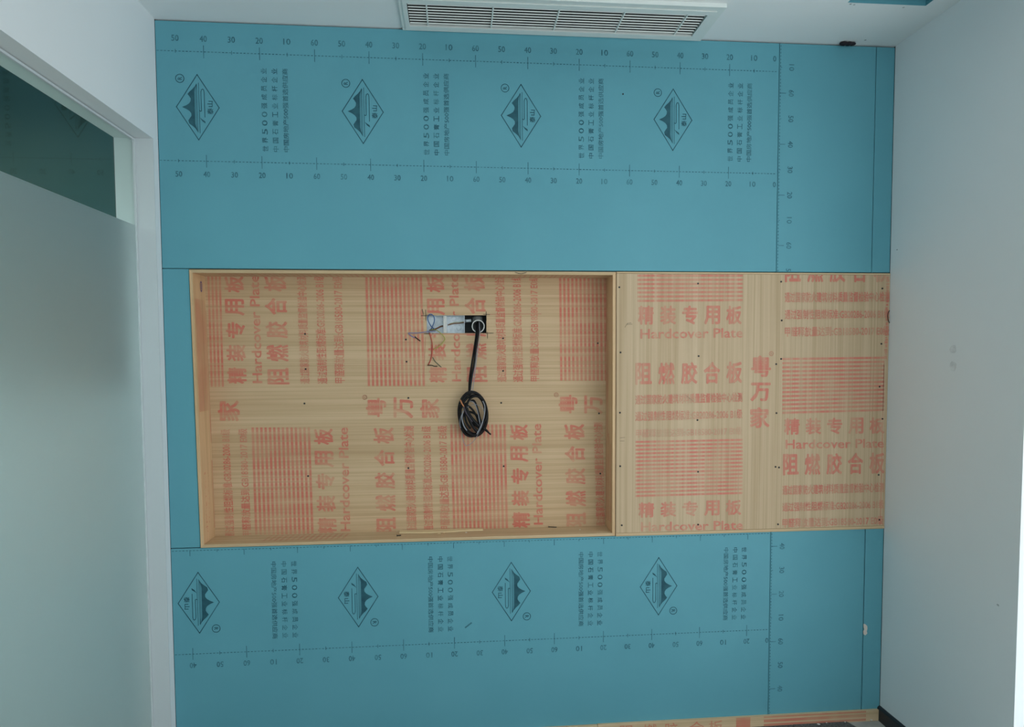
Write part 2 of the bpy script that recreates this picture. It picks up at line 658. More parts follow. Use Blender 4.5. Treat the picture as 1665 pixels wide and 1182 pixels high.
# lower board: the line under the niche and the upside-down ruler
P = Print(0)
dashes(P, 0.034, 2.394, 0.8020, 0.8035)
for n in range(1, 24):
    x = 2.4 - 0.1 * n
    L_ = 0.022 if n % 2 == 1 else 0.008
    P.rect(x - 0.0012, x + 0.0012, 0.8028 - L_, 0.8045)
P.build('ruler_line', M_INKF, b_bot)
P = Print(0)
dashes(P, 0.034, 2.394, 0.4000, 0.4015)
for n in range(1, 24):
    x = 2.4 - 0.1 * n
    L_ = 0.023 if n % 2 == 1 else 0.007
    P.rect(x - 0.0012, x + 0.0012, 0.4008 - L_, 0.4008 + L_)
P.build('ruler_line', M_INKF, b_bot)
P = Print(0)
for n in range(0, 24):
    x = 2.4 - 0.1 * n
    s = LAB_T[(2 - n) % 6 + 1 - 1 or 6] if n else '0'
    s = {0: '0', 1: '20', 2: '10', 3: '60', 4: '50', 5: '40', 6: '30'}[((n - 1) % 6) + 1 if n else 0]
    wd = 0.025 if len(s) == 2 else 0.013
    xx = x + wd / 2 - (0.013 if n == 0 else 0)
    P.text(s, (xx, 0.3665), (-wd, 0), (0, -0.0215))
P.build('ruler_numbers', M_INKF, b_bot)


# vertical rulers beside the seam at right
def vruler(P, x, z0, z1, zt, longp, labs, xl):
    n = int((z1 - z0) / 0.0128)
    for i in range(n):
        z = z0 + (z1 - z0) * i / n
        P.rect(x - 0.0014, x + 0.0014, z, z + 0.0078)
    for k in range(12):
        z = zt - 0.1 * k
        if z0 < z < z1:
            L_ = 0.024 if k % 2 == longp else 0.006
            P.rect(x, x + L_, z - 0.0012, z + 0.0012)
    for k, s in enumerate(labs):
        z = zt - 0.1 * k
        if z - 0.013 < z0:
            continue
        # numbers turned a quarter turn: reading downwards
        P.text(s, (xl - 0.011, z + 0.013), (0, -0.026), (0.021, 0))


P = Print(0)
vruler(P, 2.4092, 1.870, 2.766, 2.6745, 1, ['10', '60', '50', '40', '30', '20', '10', '60'], 2.455)
P.text('5', (2.444, 1.882), (0, -0.011), (0.021, 0))
P.build('ruler_line', M_INKF, b_topr, clip=(2.40, 2.8, 1.8700, 2.7665))
P = Print(0)
vruler(P, 2.4022, 0.039, 0.809, 0.7491, 0, ['40', '30', '20', '10', '60', '50', '40', '30'], 2.447)
P.build('ruler_line', M_INKF, b_botr, clip=(2.39, 2.8, 0.039, 0.8095))

# emblem: diamond with mountain, lake and brush stroke; drawn in image pixels around its centre
K = 1 / 431.0


def emblem_marks():
    """list of (kind, data) with u along the reading direction and v up, in millimetre-like units"""
    P_ = Print(0)
    hu, hv = 51.0, 32.8
    P_.line([(-hu, 0), (0, hv), (hu, 0), (0, -hv)], 1.3, True)
    # mountain silhouette
    top = [(-38, 1.4), (-33, 4.5), (-29, 9), (-25.5, 14), (-20.7, 15.2), (-17.5, 13.0), (-13.5, 10.2), (-9.5, 10.4), (-6, 13), (-3, 17.5),
           (0, 24.2), (3, 17.5), (6, 13.2), (9.5, 11.0), (13.5, 10.6), (17, 12.6), (20.3, 15.4), (24.5, 12.0), (28.5, 7.5), (32.5, 4.0), (37, 1.4)]
    bot = [(u, 4.6 if abs(u) < 26 else (1.4 + 3.2 * max(0, (38 - abs(u)) / 12))) for u, v in top]
    n = len(top)
    vs = top + bot
    P_.add(vs, [(i, i + 1, n + i + 1, n + i) for i in range(n - 1)])
    P_.line([(-37.5, 1.6), (-26, 2.9), (26, 2.9), (36.5, 1.6)], 0.75)
    P_.line([(-39, 0.6), (36, 1.2)], 0.7)
    P_.line([(-40, -2.4), (38, -1.8)], 0.8)
    # winding river
    P_.line([(-5, -2.4), (-6.2, -4.2), (-5.2, -5.4), (24, -5.2), (27.5, -6.2), (28.8, -8.0), (27.5, -9.4), (24, -10.2), (-15, -10.4)], 1.0)
    P_.line([(24, -7.4), (-2, -7.3)], 0.01)
    P_.add([(-16, -2.6), (-22, -6.8), (-25, -11.2), (-21.5, -10.6), (-19, -6.6)], [(0, 1, 2, 3, 4)])
    # the two characters of the name
    P_.text('泰', (-10.5, -23.6), (9.5, 0), (0, 9.2))
    P_.text('山', (1.2, -23.2), (9.2, 0), (0, 8.4))
    # registered mark in a ring
    ru, rv = 44.3, 26.5
    P_.line([(ru + 6.4 * math.cos(a * math.pi / 10), rv + 6.4 * math.sin(a * math.pi / 10)) for a in range(20)], 0.95, True)
    P_.text('R', (ru - 2.2, rv - 3.2), (4.6, 0), (0, 6.4))
    return P_


EM = emblem_marks()


def emblem(cx_, cz_, s, parent, data=None):
    """s = +1 reads upwards, s = -1 reads downwards"""
    vs = []
    for (u, _, v) in EM.v:
        vs.append((cx_ - s * v * K, _, cz_ + s * u * K))
    return fromlists('emblem_print', vs, EM.f, M_INK, parent)


for k in range(4):
    emblem(0.1745 + 0.5995 * k, 2.4590, 1, b_top)
    emblem(0.1275 + 0.6000 * k, 0.5992, -1, b_bot)


def slogan(x0, s, parent):
    rows = [('世界500强成员企业', 0), ('中国石膏工业标杆企业', 1), ('中国房地产500强首选供应商', 2)]
    P_ = Print(0)
    for txt, k in rows:
        if s > 0:
            xc = x0 + 0.0385 * k
            z0 = 2.303
            if k < 2:
                P_.text(txt, (xc + 0.0105, z0), (0, 0.305), (-0.0205, 0), chars=True, fill=0.66)
            else:
                P_.text(txt, (xc + 0.0105, z0), (0, 0.306), (-0.0205, 0))
        else:
            xc = x0 - 0.0385 * k
            z0 = 0.7500
            if k < 2:
                P_.text(txt, (xc - 0.0105, z0), (0, -0.302), (0.0205, 0), chars=True, fill=0.66)
            else:
                P_.text(txt, (xc - 0.0105, z0), (0, -0.303), (0.0205, 0))
    return P_.build('slogan_print', M_INKF, parent)


for k in range(4):
    slogan(0.4130 + 0.5975 * k, 1, b_top)
    slogan(0.4860 + 0.6000 * k, -1, b_bot)
BOLD[0] = 0
# a dark screw high in the wall
bm = bmesh.new()
bmesh.ops.create_cone(bm, cap_ends=True, segments=10, radius1=0.0032, radius2=0.0028, depth=0.002, matrix=Matrix.Translation((sp.x, -0.0006, sp.z)) @ Matrix.Rotation(math.pi / 2, 4, 'X'))
frombm('screw', bm, M_SCREW, b_top)
# grey scuff on the lower board and pale fingerprints
P = Print(0)
a = W(757, 1020); b_ = W(766, 1013)
P.line([(a.x, a.z), (b_.x, b_.z)], 0.006)
P.build('scuff_mark', M_INKF, b_bot)

# ---- left wall with the glazed opening
OP_Y1, OP_Z1 = -0.0400, 2.3300                    # opening: far jamb, head
OP_Y0 = -3.6
XG, XO = -0.0370, -0.1080                         # plane of the glass, outer face
# the wall: inner leaf up to the glass line, and a slightly smaller outer leaf the glass stands against
wall_left = plate('wall_left', YF, 0.0, 0.0, H + 0.1, [(OP_Y0, OP_Y1, -0.1, OP_Z1)], XO, XL, 'x', M_WALL)
tag(wall_left, 'white left wall with a glazed opening', kind='structure')
door = empty('door_1', (XG, -1.8, 0.0))
tag(door, 'frosted glass screen in a white frame set in the left wall', kind='structure')
# white metal frame: far jamb, head, near jamb
FW = 0.010
box('frame_jamb', XG - 0.004, XL + 0.0015, OP_Y1 - 0.0025, OP_Y1 - 0.0002, 0.0, OP_Z1 - 0.0005, M_TRIM, door)
box('frame_jamb', XG - 0.004, XG + 0.006, OP_Y1 - 0.010, OP_Y1 - 0.0030, 0.0, OP_Z1 - 0.004, M_TRIM, door)
box('frame_head', XG - 0.004, XG + 0.006, OP_Y0, OP_Y1 - 0.0105, OP_Z1 - 0.011, OP_Z1 - 0.0035, M_TRIM, door)
box('frame_jamb', XG - 0.02, XL, OP_Y0 + 0.0005, OP_Y0 + 0.04, 0.0, OP_Z1 - 0.0005, M_TRIM, door)


def glass(name, rough, col, trans=1.0):
    m = bpy.data.materials.new(name)
    m.use_nodes = True
    b = m.node_tree.nodes['Principled BSDF']
    b.inputs['Base Color'].default_value = col
    b.inputs['Roughness'].default_value = rough
    b.inputs['Transmission Weight'].default_value = trans
    b.inputs['IOR'].default_value = 1.45
    return m


M_CLEAR = glass('clear_glass', 0.0, (0.80, 0.92, 0.88, 1))
# frosted film: part scatters, part lets a blurred view through
M_FROST = glass('frosted_film', 0.55, (0.90, 0.97, 0.98, 1), 0.93)
FILM_Z = 2.0150
box('glass_pane', XG - 0.0040, XG - 0.0005, OP_Y0 + 0.04, OP_Y1 - 0.0035, 0.01, OP_Z1 - 0.0005, M_CLEAR, door)
box('frosted_film', XG + 0.0000, XG + 0.0012, OP_Y0 + 0.04, OP_Y1 - 0.0105, 0.01, FILM_Z, M_FROST, door)

# ---- the corridor seen dimly through the glass
M_CORR = mat('corridor_lower_wall', (0.62, 0.66, 0.68, 1), 0.8)
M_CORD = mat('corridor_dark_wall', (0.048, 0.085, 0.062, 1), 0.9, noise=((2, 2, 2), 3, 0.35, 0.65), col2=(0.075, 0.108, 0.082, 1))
cor = box('wall_corridor', -2.62, -2.5, YF, 0.0, 0.0, 1.35, M_CORR)
tag(cor, 'pale lower wall across the corridor behind the glass', kind='structure')
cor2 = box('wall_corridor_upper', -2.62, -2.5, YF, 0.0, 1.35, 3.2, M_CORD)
tag(cor2, 'upper wall across the corridor, coloured dark to darken the glass view', kind='structure')
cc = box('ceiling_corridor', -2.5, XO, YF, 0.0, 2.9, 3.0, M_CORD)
tag(cc, 'dark unfinished corridor ceiling', kind='structure')
ce1 = box('wall_corridor_end', -2.5, XO, -0.0, 0.012, 0.0, 1.42, M_CORR)
ce1b = box('wall_corridor_end_upper', -2.5, XO, 0.0, 0.012, 1.42, 2.9, M_CORD)  # walls split pale below, dark above: the glass's dark-to-bright fade put into colour
tag(ce1b, 'upper end wall of the corridor, coloured dark to darken the glass view', kind='structure')
tag(ce1, 'end wall of the corridor', kind='structure')
ce2 = box('wall_corridor_near', -2.5, XO, YF - 0.1, YF, 0.0, 2.9, M_CORR)
tag(ce2, 'near end wall of the corridor', kind='structure')

# ---- right wall with the daylight window
wall_right = plate('wall_right', YF, 0.0, 0.0, H + 0.1, [(WIN[0], WIN[1], WIN[2], WIN[3])], XR, XR + 0.25, 'x', M_WALL)
tag(wall_right, 'plain off-white right wall', kind='structure')
win = empty('window_1', (XR + 0.2, (WIN[0] + WIN[1]) / 2, WIN[2]))
tag(win, 'tall daylight window in the right wall', kind='structure')
xw = XR + 0.17
for nm, a in (('frame_post', (WIN[0], WIN[0] + 0.05, WIN[2], WIN[3])), ('frame_post', (WIN[1] - 0.05, WIN[1], WIN[2], WIN[3])),
              ('frame_post', (-2.29, -2.24, WIN[2], WIN[3]))):
    box(nm, xw, xw + 0.05, a[0] + 0.0005, a[1] - 0.0005, a[2] + 0.0005, a[3] - 0.0005, M_TRIM, win)
for z in (WIN[2] + 0.0005, WIN[3] - 0.0505):
    box('frame_rail', xw, xw + 0.05, WIN[0] + 0.051, -2.291, z, z + 0.05, M_TRIM, win)
    box('frame_rail', xw, xw + 0.05, -2.239, WIN[1] - 0.051, z, z + 0.05, M_TRIM, win)
M_WGL = bpy.data.materials.new('window_glass')
M_WGL.use_nodes = True
nt = M_WGL.node_tree
nt.nodes.clear()
o_ = nt.nodes.new('ShaderNodeOutputMaterial')
tr = nt.nodes.new('ShaderNodeBsdfTransparent')
gl = nt.nodes.new('ShaderNodeBsdfGlossy')
gl.inputs['Roughness'].default_value = 0.02
mx = nt.nodes.new('ShaderNodeMixShader')
mx.inputs[0].default_value = 0.07
nt.links.new(tr.outputs[0], mx.inputs[1]); nt.links.new(gl.outputs[0], mx.inputs[2]); nt.links.new(mx.outputs[0], o_.inputs[0])
box('pane', xw + 0.02, xw + 0.026, WIN[0] + 0.051, -2.291, WIN[2] + 0.051, WIN[3] - 0.051, M_WGL, win)
box('pane', xw + 0.02, xw + 0.026, -2.239, WIN[1] - 0.051, WIN[2] + 0.051, WIN[3] - 0.051, M_WGL, win)

# scuffs on the right wall
P_ = []
def wall_smudge(y, z, ry, rz, m):
    n = 9
    vs = [(XR - 0.0006, y + ry * math.cos(2 * math.pi * k / n) * random.uniform(.6, 1.1), z + rz * math.sin(2 * math.pi * k / n) * random.uniform(.6, 1.1)) for k in range(n)]
    return fromlists('scuff_mark', vs, [tuple(range(n))], m, wall_right)
M_SMUDGE = ink('faint_grey_smudge', (0.35, 0.38, 0.40, 1), 0.16, 0.0, 1.0, [(50, 50, 50)])
M_SPOT = ink('grey_dent', (0.10, 0.11, 0.12, 1), 0.6, 0.3, 1.0, [(50, 50, 50)])
def onX(x, y, X):
    a, b = (x - CX) / F, (y - CY) / F
    v = [RR[0][i] * a + RR[1][i] * b + RR[2][i] for i in range(3)]
    t = (X - CAM[0]) / v[0]
    return Vector((X, CAM[1] + t * v[1], CAM[2] + t * v[2]))
def onZ(x, y, Z):
    a, b = (x - CX) / F, (y - CY) / F
    v = [RR[0][i] * a + RR[1][i] * b + RR[2][i] for i in range(3)]
    t = (Z - CAM[2]) / v[2]
    return Vector((CAM[0] + t * v[0], CAM[1] + t * v[1], Z))
for x, y, ry, rz, m in ((1459, 406, .006, .0025, M_SPOT), (1623, 984, .006, .005, M_SPOT), (1550, 568, .018, .02, M_SMUDGE), (1549, 595, .02, .02, M_SMUDGE)):
    q = onX(x, y, XR)
    wall_smudge(q.y, q.z, ry, rz, m)

wall_front = plate('wall_front', XO, XR + 0.25, 0.0, H + 0.1, [FWN], YF - 0.1, YF - 0.0, 'y', M_WALL)
tag(wall_front, 'white wall behind the viewer', kind='structure')

fill_win = empty('fill_window', ((FWN[0] + FWN[1]) / 2, YF - 0.05, FWN[2]))
tag(fill_win, 'unseen window added behind the viewer to fill the right wall', kind='structure')
for x in (FWN[0] + 0.0005, (FWN[0] + FWN[1]) / 2 - 0.025, FWN[1] - 0.0505):
    box('frame_post', x, x + 0.05, YF - 0.08, YF - 0.03, FWN[2] + 0.0005, FWN[3] - 0.0005, M_TRIM, fill_win)

# ---- ceiling with the grille opening and the access opening
VX0, VX1, VY0, VY1 = 0.950, 2.036, -0.196, -0.036
hb = W(1378, 4)
ax0, ax1 = 2.4988, 2.7900
ay1, ay0 = -0.2870, -0.75
ceiling = plate('ceiling', XL, XR, YF, T, [(VX0, VX1, VY0, VY1), (ax0, ax1, ay0, ay1)], H, H + 0.012, 'z', M_CEIL)
tag(ceiling, 'white painted ceiling', kind='structure')
ceiling_void = box('ceiling_slab', -2.5, XR + 0.25, YF, T, 3.02, 3.12, M_CORD)
tag(ceiling_void, 'dark slab above the suspended ceiling', kind='structure')
# blue boards lining the access opening
for nm, a in (('lining_board', (ax0 - 0.012, ax1 + 0.012, ay1, ay1 + 0.012)), ('lining_board', (ax1, ax1 + 0.012, ay0, ay1 - 0.0005)),
              ('lining_board', (ax0 - 0.012, ax0, ay0, ay1 - 0.0005)), ('lining_board', (ax0 - 0.012, ax1 + 0.012, ay0 - 0.012, ay0 - 0.0005))):
    box(nm, a[0], a[1], a[2], a[3], H + 0.0125, H + 0.12, M_BOARD, ceiling)
# blue cut edges of the opening itself
box('cut_edge', ax0 + 0.0002, ax1 - 0.0002, ay1 - 0.0015, ay1 - 0.0002, H - 0.0008, H + 0.0124, M_BOARD, ceiling)
box('cut_edge', ax1 - 0.0015, ax1 - 0.0002, ay0, ay1 - 0.002, H - 0.0008, H + 0.0124, M_BOARD, ceiling)
# screw specks around the opening
for x, y in ((1383, 6.5), (1389, 7.5), (1469, 12), (1407, 65)):
    q = onZ(x, y, H)
    n = 8
    fromlists('screw_hole', [(q.x + .004 * math.cos(2 * math.pi * k / n), q.y + .004 * math.sin(2 * math.pi * k / n), H - 0.0006) for k in range(n)], [tuple(range(n))], M_SPOT, ceiling)

# ---- floor: screed with dark carpet tiles, stopping short of the right wall
floor = box('floor', -2.5, XR + 0.25, YF, T, -0.1, -0.006, M_SCREED)
tag(floor, 'cement floor with dark grey carpet tiles by the back wall, left bare beyond for bounce', kind='structure')
jx = onZ(1288, 1178, 0).x
tw = 0.50
ix = 0
xs = [jx - tw * k for k in range(6, -1, -1)]
xs[0] = XL + 0.0005
for i in range(len(xs) - 1):
    if xs[i] < XL:
        xs[i] = XL + 0.0005
ys = [-0.0125] + [-0.0125 - 0.27] + [-0.0125 - 0.27 - tw * k for k in range(1, 9)]
for i in range(len(xs) - 1):
    if xs[i + 1] - xs[i] < 0.02:
        continue
    for j in range(len(ys) - 1):
        if ys[j + 1] < -0.8:  # unseen rows left as pale screed, to bounce light onto ceiling and lower wall
            continue
        box('carpet_tile', xs[i] + 0.0015, xs[i + 1] - 0.0015, ys[j + 1] + 0.0015, ys[j] - 0.0015, -0.0058, random.uniform(-0.0004, 0.0008), M_TILE, floor)
# the last tile column is torn off short of the wall
e0 = onZ(1385, 1174, 0)
for j in range(len(ys) - 1):
    if ys[j + 1] < -0.8:
        continue
    y1_, y0_ = ys[j] - 0.0015, ys[j + 1] + 0.0015
    edge = []
    nn = 7
    for k in range(nn):
        yy = y1_ + (y0_ - y1_) * k / (nn - 1)
        edge.append((2.735 + 0.22 * min(0.35, (-yy)) + random.uniform(-.006, .006), yy))
    bm = bmesh.new()
    poly = [(jx + 0.0015, y1_)] + edge + [(jx + 0.0015, y0_)]
    a = [bm.verts.new((p[0], p[1], -0.0058)) for p in poly]
    b = [bm.verts.new((p[0], p[1], 0.0004)) for p in poly]
    bm.faces.new(a); bm.faces.new(b[::-1])
    for k in range(len(poly)):
        bm.faces.new((a[k], a[(k + 1) % len(poly)], b[(k + 1) % len(poly)], b[k]))
    frombm('carpet_tile', bm, M_TILE, floor)

# ---- black baseboard on the right wall
bm = bmesh.new()
prof = [(0, 0), (-0.012, 0), (-0.012, 0.050), (-0.009, 0.056), (-0.003, 0.060), (0, 0.060)]
ra = [bm.verts.new((XR - 0.0004 + p[0], -0.0004, p[1] - 0.0057)) for p in prof]
rb_ = [bm.verts.new((XR - 0.0004 + p[0], YF + 0.001, p[1] - 0.0057)) for p in prof]
bm.faces.new(ra); bm.faces.new(rb_[::-1])
for i in range(len(prof)):
    bm.faces.new((ra[i], ra[(i + 1) % len(prof)], rb_[(i + 1) % len(prof)], rb_[i]))
bb = frombm('baseboard_right', bm, M_BASE)
tag(bb, 'black baseboard along the foot of the right wall', kind='structure')

# ================================================================== PLYWOOD STRIPS AT THE FOOT OF THE WALL
zs = 0.0415
SEAM = 1.6754
s1 = box('plywood_strip', XL + 0.002, SEAM - 0.0012, -0.0115, -0.0005, -0.0056, zs - 0.002, M_WOODE, bevel=0.0006)
tag(s1, 'left length of narrow plywood strip at the foot of the blue boards', 'strip', 'plywood strips at the foot of the wall')
s2 = box('plywood_strip', SEAM + 0.0006, XR - 0.0125, -0.0115, -0.0005, -0.0056, zs, M_WOODE, bevel=0.0006)
tag(s2, 'right length of narrow plywood strip with red stripes beside the black baseboard', 'strip', 'plywood strips at the foot of the wall')
for k, (ch, xa, xb) in enumerate((('阻', 1008, 1030), ('燃', 1045, 1068), ('胶', 1080, 1102), ('合', 1120, 1145), ('板', 1152, 1175))):
    p0 = W(xa, 1172, -0.0115); p1 = W(xb, 1172, -0.0115)
    P = Print(-0.0115)
    P.text(ch, (p0.x, -0.022), (p1.x - p0.x, 0), (0, 0.056))
    P.build('printed_character', M_RED, s2, clip=(SEAM + 0.002, XR - 0.013, -0.004, zs - 0.001))
P = Print(-0.0115)
a = W(1197, 1165, -0.0115); b = W(1220, 1165, -0.0115)
P.rect(a.x, b.x, -0.003, zs - 0.001)
a = W(1242, 1165, -0.0115); b = W(1408, 1160, -0.0115)
for z0_, z1_ in ((0.0335, 0.0405), (0.0145, 0.0265), (-0.001, 0.008)):
    P.rect(a.x, b.x, z0_, z1_)
P.build('printed_stripes', M_RED, s2, clip=(SEAM + 0.002, XR - 0.013, -0.004, zs - 0.001))

# ================================================================== PLYWOOD NICHE
YB = ND
niche = empty('plywood_niche', (0.93, 0.0, NZ0))
tag(niche, 'shallow wide plywood niche printed with red characters turned sideways, holding the coiled cable', 'niche')


def nxl(z):
    return NX0b + (NX0t - NX0b) * (z - NZ0) / (NZ1 - NZ0)


h0 = W(693.5, 512.5, YB); h1 = W(791.0, 541.5, YB)
HOLE = (h0.x, h1.x, h1.z, h0.z)
plate('back_board', 0.1300, NX1 - 0.0005, NZ0 + 0.001, NZ1 - 0.001, [HOLE], YB, YB + T, 'y', M_WOODX, niche)
YFR = -0.0035
prism('side_board', [(nxl(NZ0), NZ0), (nxl(NZ0) + T, NZ0 + T), (nxl(NZ1) + T, NZ1 - T), (nxl(NZ1), NZ1)], YFR, YB - 0.0003, M_WOODS, niche, bevel=0.0005)
prism('side_board', [(NX1 - T, NZ0 + T), (NX1, NZ0), (NX1, NZ1), (NX1 - T, NZ1 - T)], YFR, YB - 0.0003, M_WOODS, niche, bevel=0.0005)
prism('top_board', [(nxl(NZ1), NZ1), (nxl(NZ1) + T, NZ1 - T), (NX1 - T, NZ1 - T), (NX1, NZ1)], YFR, YB - 0.0003, M_WOODE, niche, bevel=0.0005)
bbd = prism('bottom_board', [(nxl(NZ0), NZ0), (NX1, NZ0), (NX1 - T, NZ0 + T), (nxl(NZ0) + T, NZ0 + T)], YFR, YB - 0.0003, M_WOODE, niche, bevel=0.0005)
CLIP = (0.1500, NX1 - T, NZ0 + T, NZ1 - T)
NB = bpy.data.objects['back_board']


def px2(x, y, Y):
    p = W(x, y, Y)
    return (p.x, p.z)


def cell(TL, TR, BR, BL, Y):
    """origin, along, up vectors of a parallelogram given by its pixel corners in reading orientation"""
    o = Vector(px2(*BL, Y)); u = Vector(px2(*BR, Y)) - o; v = Vector(px2(*TL, Y)) - o
    return o, u, v


TXT = {'A': ('精装专用板', True, 0.72), 'B': ('Hardcover Plate', False, 0), 'C': ('阻燃胶合板', True, 0.72),
       'D': ('通过国家防火建筑材料质量监督检验中心检测', False, 0), 'E': ('通过强制性阻燃标准:GB20286-2006 B1级', False, 0),
       'F': ('甲醛释放量达到:GB18580-2017 E0级', False, 0)}
BOLDS = {'A': 0.030, 'B': 0.018, 'C': 0.030, 'D': 0.024, 'E': 0.020, 'F': 0.020}


def lay_text(s, ch, fl, o, u, v, Y, m, parent, clip, hole):
    if ch:
        # large characters: one part each
        n = len(s)
        cw, st = fl / (n - 1 + fl), 1.0 / (n - 1 + fl)
        for k, c_ in enumerate(s):
            P_ = Print(Y)
            P_.text(c_, o + u * (k * st), u * cw, v)
            P_.build('printed_character', m, parent, clip, hole)
    else:
        P_ = Print(Y)
        P_.text(s, o, u, v)
        q = P_.build('printed_text', m, parent, clip, hole)
        if q:
            q['kind'] = 'stuff'


def col_text(key, xl_b, xr_b, xl_t, xr_t, yb, yt, Y, parent, clip, hole=None, m=None):
    """sideways column: reads upwards; pixel x limits at its bottom and top"""
    s, ch, fl = TXT[key]
    BOLD[0] = BOLDS[key]
    o = Vector(px2(xr_b, yb, Y)); u = Vector(px2(xr_t, yt, Y)) - o; v = Vector(px2(xl_b, yb, Y)) - o
    lay_text(s, ch, fl, o, u, v, Y, m or M_RED, parent, clip, hole)
    BOLD[0] = 0


def row_text(key, x0, x1, y0l, y0r, h, Y, parent, clip, m=None):
    """upright row: top-left y and top-right y, pixel height h"""
    s, ch, fl = TXT[key]
    BOLD[0] = BOLDS[key]
    o = Vector(px2(x0, y0l + h, Y)); u = Vector(px2(x1, y0r + h, Y)) - o; v = Vector(px2(x0, y0l, Y)) - o
    lay_text(s, ch, fl, o, u, v, Y, m or M_REDV, parent, clip, None)
    BOLD[0] = 0


def col_stripes(n, xa_t, xb_t, xa_b, xb_b, yt, yb, Y, parent, clip, hole=None, duty=0.55):
    P_ = Print(Y)
    for k in range(n):
        q0 = k / (n - 1 + duty); q1 = q0 + duty / (n - 1 + duty)
        t0_, t1_ = xa_t + (xb_t - xa_t) * q0, xa_t + (xb_t - xa_t) * q1
        b0_, b1_ = xa_b + (xb_b - xa_b) * q0, xa_b + (xb_b - xa_b) * q1
        P_.quad(px2(b0_, yb, Y), px2(b1_, yb, Y), px2(t1_, yt, Y), px2(t0_, yt, Y))
    P_.build('printed_stripes', M_RED, parent, clip, hole)


def row_stripes(n, x0, x1, ya_l, yb_l, ya_r, yb_r, Y, parent, clip, duty=0.52):
    P_ = Print(Y)
    for k in range(n):
        q0 = k / (n - 1 + duty); q1 = q0 + duty / (n - 1 + duty)
        l0, l1 = ya_l + (yb_l - ya_l) * q0, ya_l + (yb_l - ya_l) * q1
        r0, r1 = ya_r + (yb_r - ya_r) * q0, ya_r + (yb_r - ya_r) * q1
        P_.quad(px2(x0, l1, Y), px2(x1, r1, Y), px2(x1, r0, Y), px2(x0, l0, Y))
    P_.build('printed_stripes', M_REDV, parent, clip)


# upper band of the niche
a = (YB, NB, CLIP, HOLE)
col_stripes(5, 331, 359, 337, 364, 447, 629, *a)
col_text('A', 370, 401.5, 366, 396, 624, 449, *a)
col_text('B', 411, 427, 405, 421, 623, 447, *a)
col_text('C', 435, 471, 429, 465, 625, 447, *a)
col_text('D', 488, 504, 482, 498, 624, 447, *a)
col_text('E', 516, 533, 512, 527, 624, 447, *a)
col_text('F', 544, 561, 541, 557, 623, 447, *a)
col_stripes(14, 594, 686, 598, 691, 450, 628, *a)
col_text('A', 698, 727, 695, 722, 622, 449, *a)
col_text('B', 735, 750, 730, 745, 620, 447, *a)
col_text('C', 759, 793, 752, 788, 621, 447, *a)
col_text('D', 808, 824, 804, 820, 621, 447, *a)
col_text('E', 834, 851, 833, 848, 621, 447, *a)
col_text('F', 862, 877, 861, 875, 620, 447, *a)
col_stripes(12, 909, 985, 911, 987, 450, 619, *a)
# lower band
col_text('E', 366, 382, 357, 374, 874, 698, *a)
col_text('F', 394, 409, 385, 402, 872, 697, *a)
col_stripes(14, 409, 504, 415, 510, 695, 869, *a)
col_text('A', 517, 548, 511, 541, 868, 697, *a)
col_text('B', 554, 570, 549, 566, 864, 695, *a)
col_text('C', 612, 645, 607, 640, 867, 695, *a)
col_text('D', 661, 678, 655, 673, 866, 693, *a)
col_text('E', 689, 705, 684, 701, 864, 693, *a)
col_text('F', 716, 732, 711, 727, 864, 692, *a)
col_stripes(14, 732, 822, 737, 826, 690, 860, *a)
col_text('A', 833, 862, 829, 858, 858, 690, *a)
col_text('B', 868, 883, 864, 880, 853, 689, *a)
col_text('C', 921, 954, 916, 950, 859, 689, *a)
col_text('D', 969, 984, 965, 980, 857, 687, *a)


# the big brand characters between the bands: turned sideways, in a row
def side_char(ch, x0, x1, y0, y1, Y, parent, clip, hole=None, bold=0.030):
    BOLD[0] = bold
    P_ = Print(Y)
    o = Vector(px2(x1, y1, Y)); u = Vector(px2(x1, y0, Y)) - o; v = Vector(px2(x0, y1, Y)) - o
    P_.text(ch, o, u, v)
    P_.build('printed_text', M_RED, parent, clip, hole)
    BOLD[0] = 0


side_char('家', 354, 390, 651, 685, *a)
side_char('粤', 595, 628, 647, 678, *a)
side_char('万', 640, 672, 646, 680, *a)
side_char('家', 683, 715, 648, 680, *a)
side_char('粤', 908, 939, 642, 672, *a)
side_char('万', 950, 980, 643, 673, *a)
side_char('家', 988, 1020, 640, 670, *a)


def ring(cx_, cy_, rpx, Y, parent, m, clip=None):
    c = W(cx_, cy_, Y)
    rr_ = rpx * 0.00235
    P_ = Print(Y)
    P_.line([(c.x + rr_ * math.cos(k * math.pi / 6), c.z + rr_ * math.sin(k * math.pi / 6)) for k in range(12)], 0.0022, True)
    P_.text('R', (c.x + rr_ * .45, c.z - rr_ * .35), (0, rr_ * .8), (-rr_ * .9, 0))
    P_.build('registered_mark', m, parent, clip)


ring(593, 646, 3.6, YB, NB, M_RED)
ring(904.5, 642, 3.6, YB, NB, M_RED)

# prints on the faces of the side and bottom boards
def flat_on_x(name, X, y0, y1, z0, z1, m, parent):
    return fromlists(name, [(X, y0, z0), (X, y1, z0), (X, y1, z1), (X, y0, z1)], [(0, 1, 2, 3)], m, parent)


SL = [o for o in niche.children if o.name.startswith('side_board')]


def sx(z, off=0.0006):
    return nxl(NZ0 + T + (z - NZ0 - T)) + T + off


vs, fs = [], []
def side_strip(y0, y1, z0, z1):
    n = len(vs)
    vs.extend([(sx(z0), y0, z0), (sx(z0), y1, z0), (sx(z1), y1, z1), (sx(z1), y0, z1)])
    fs.append((n, n + 1, n + 2, n + 3))


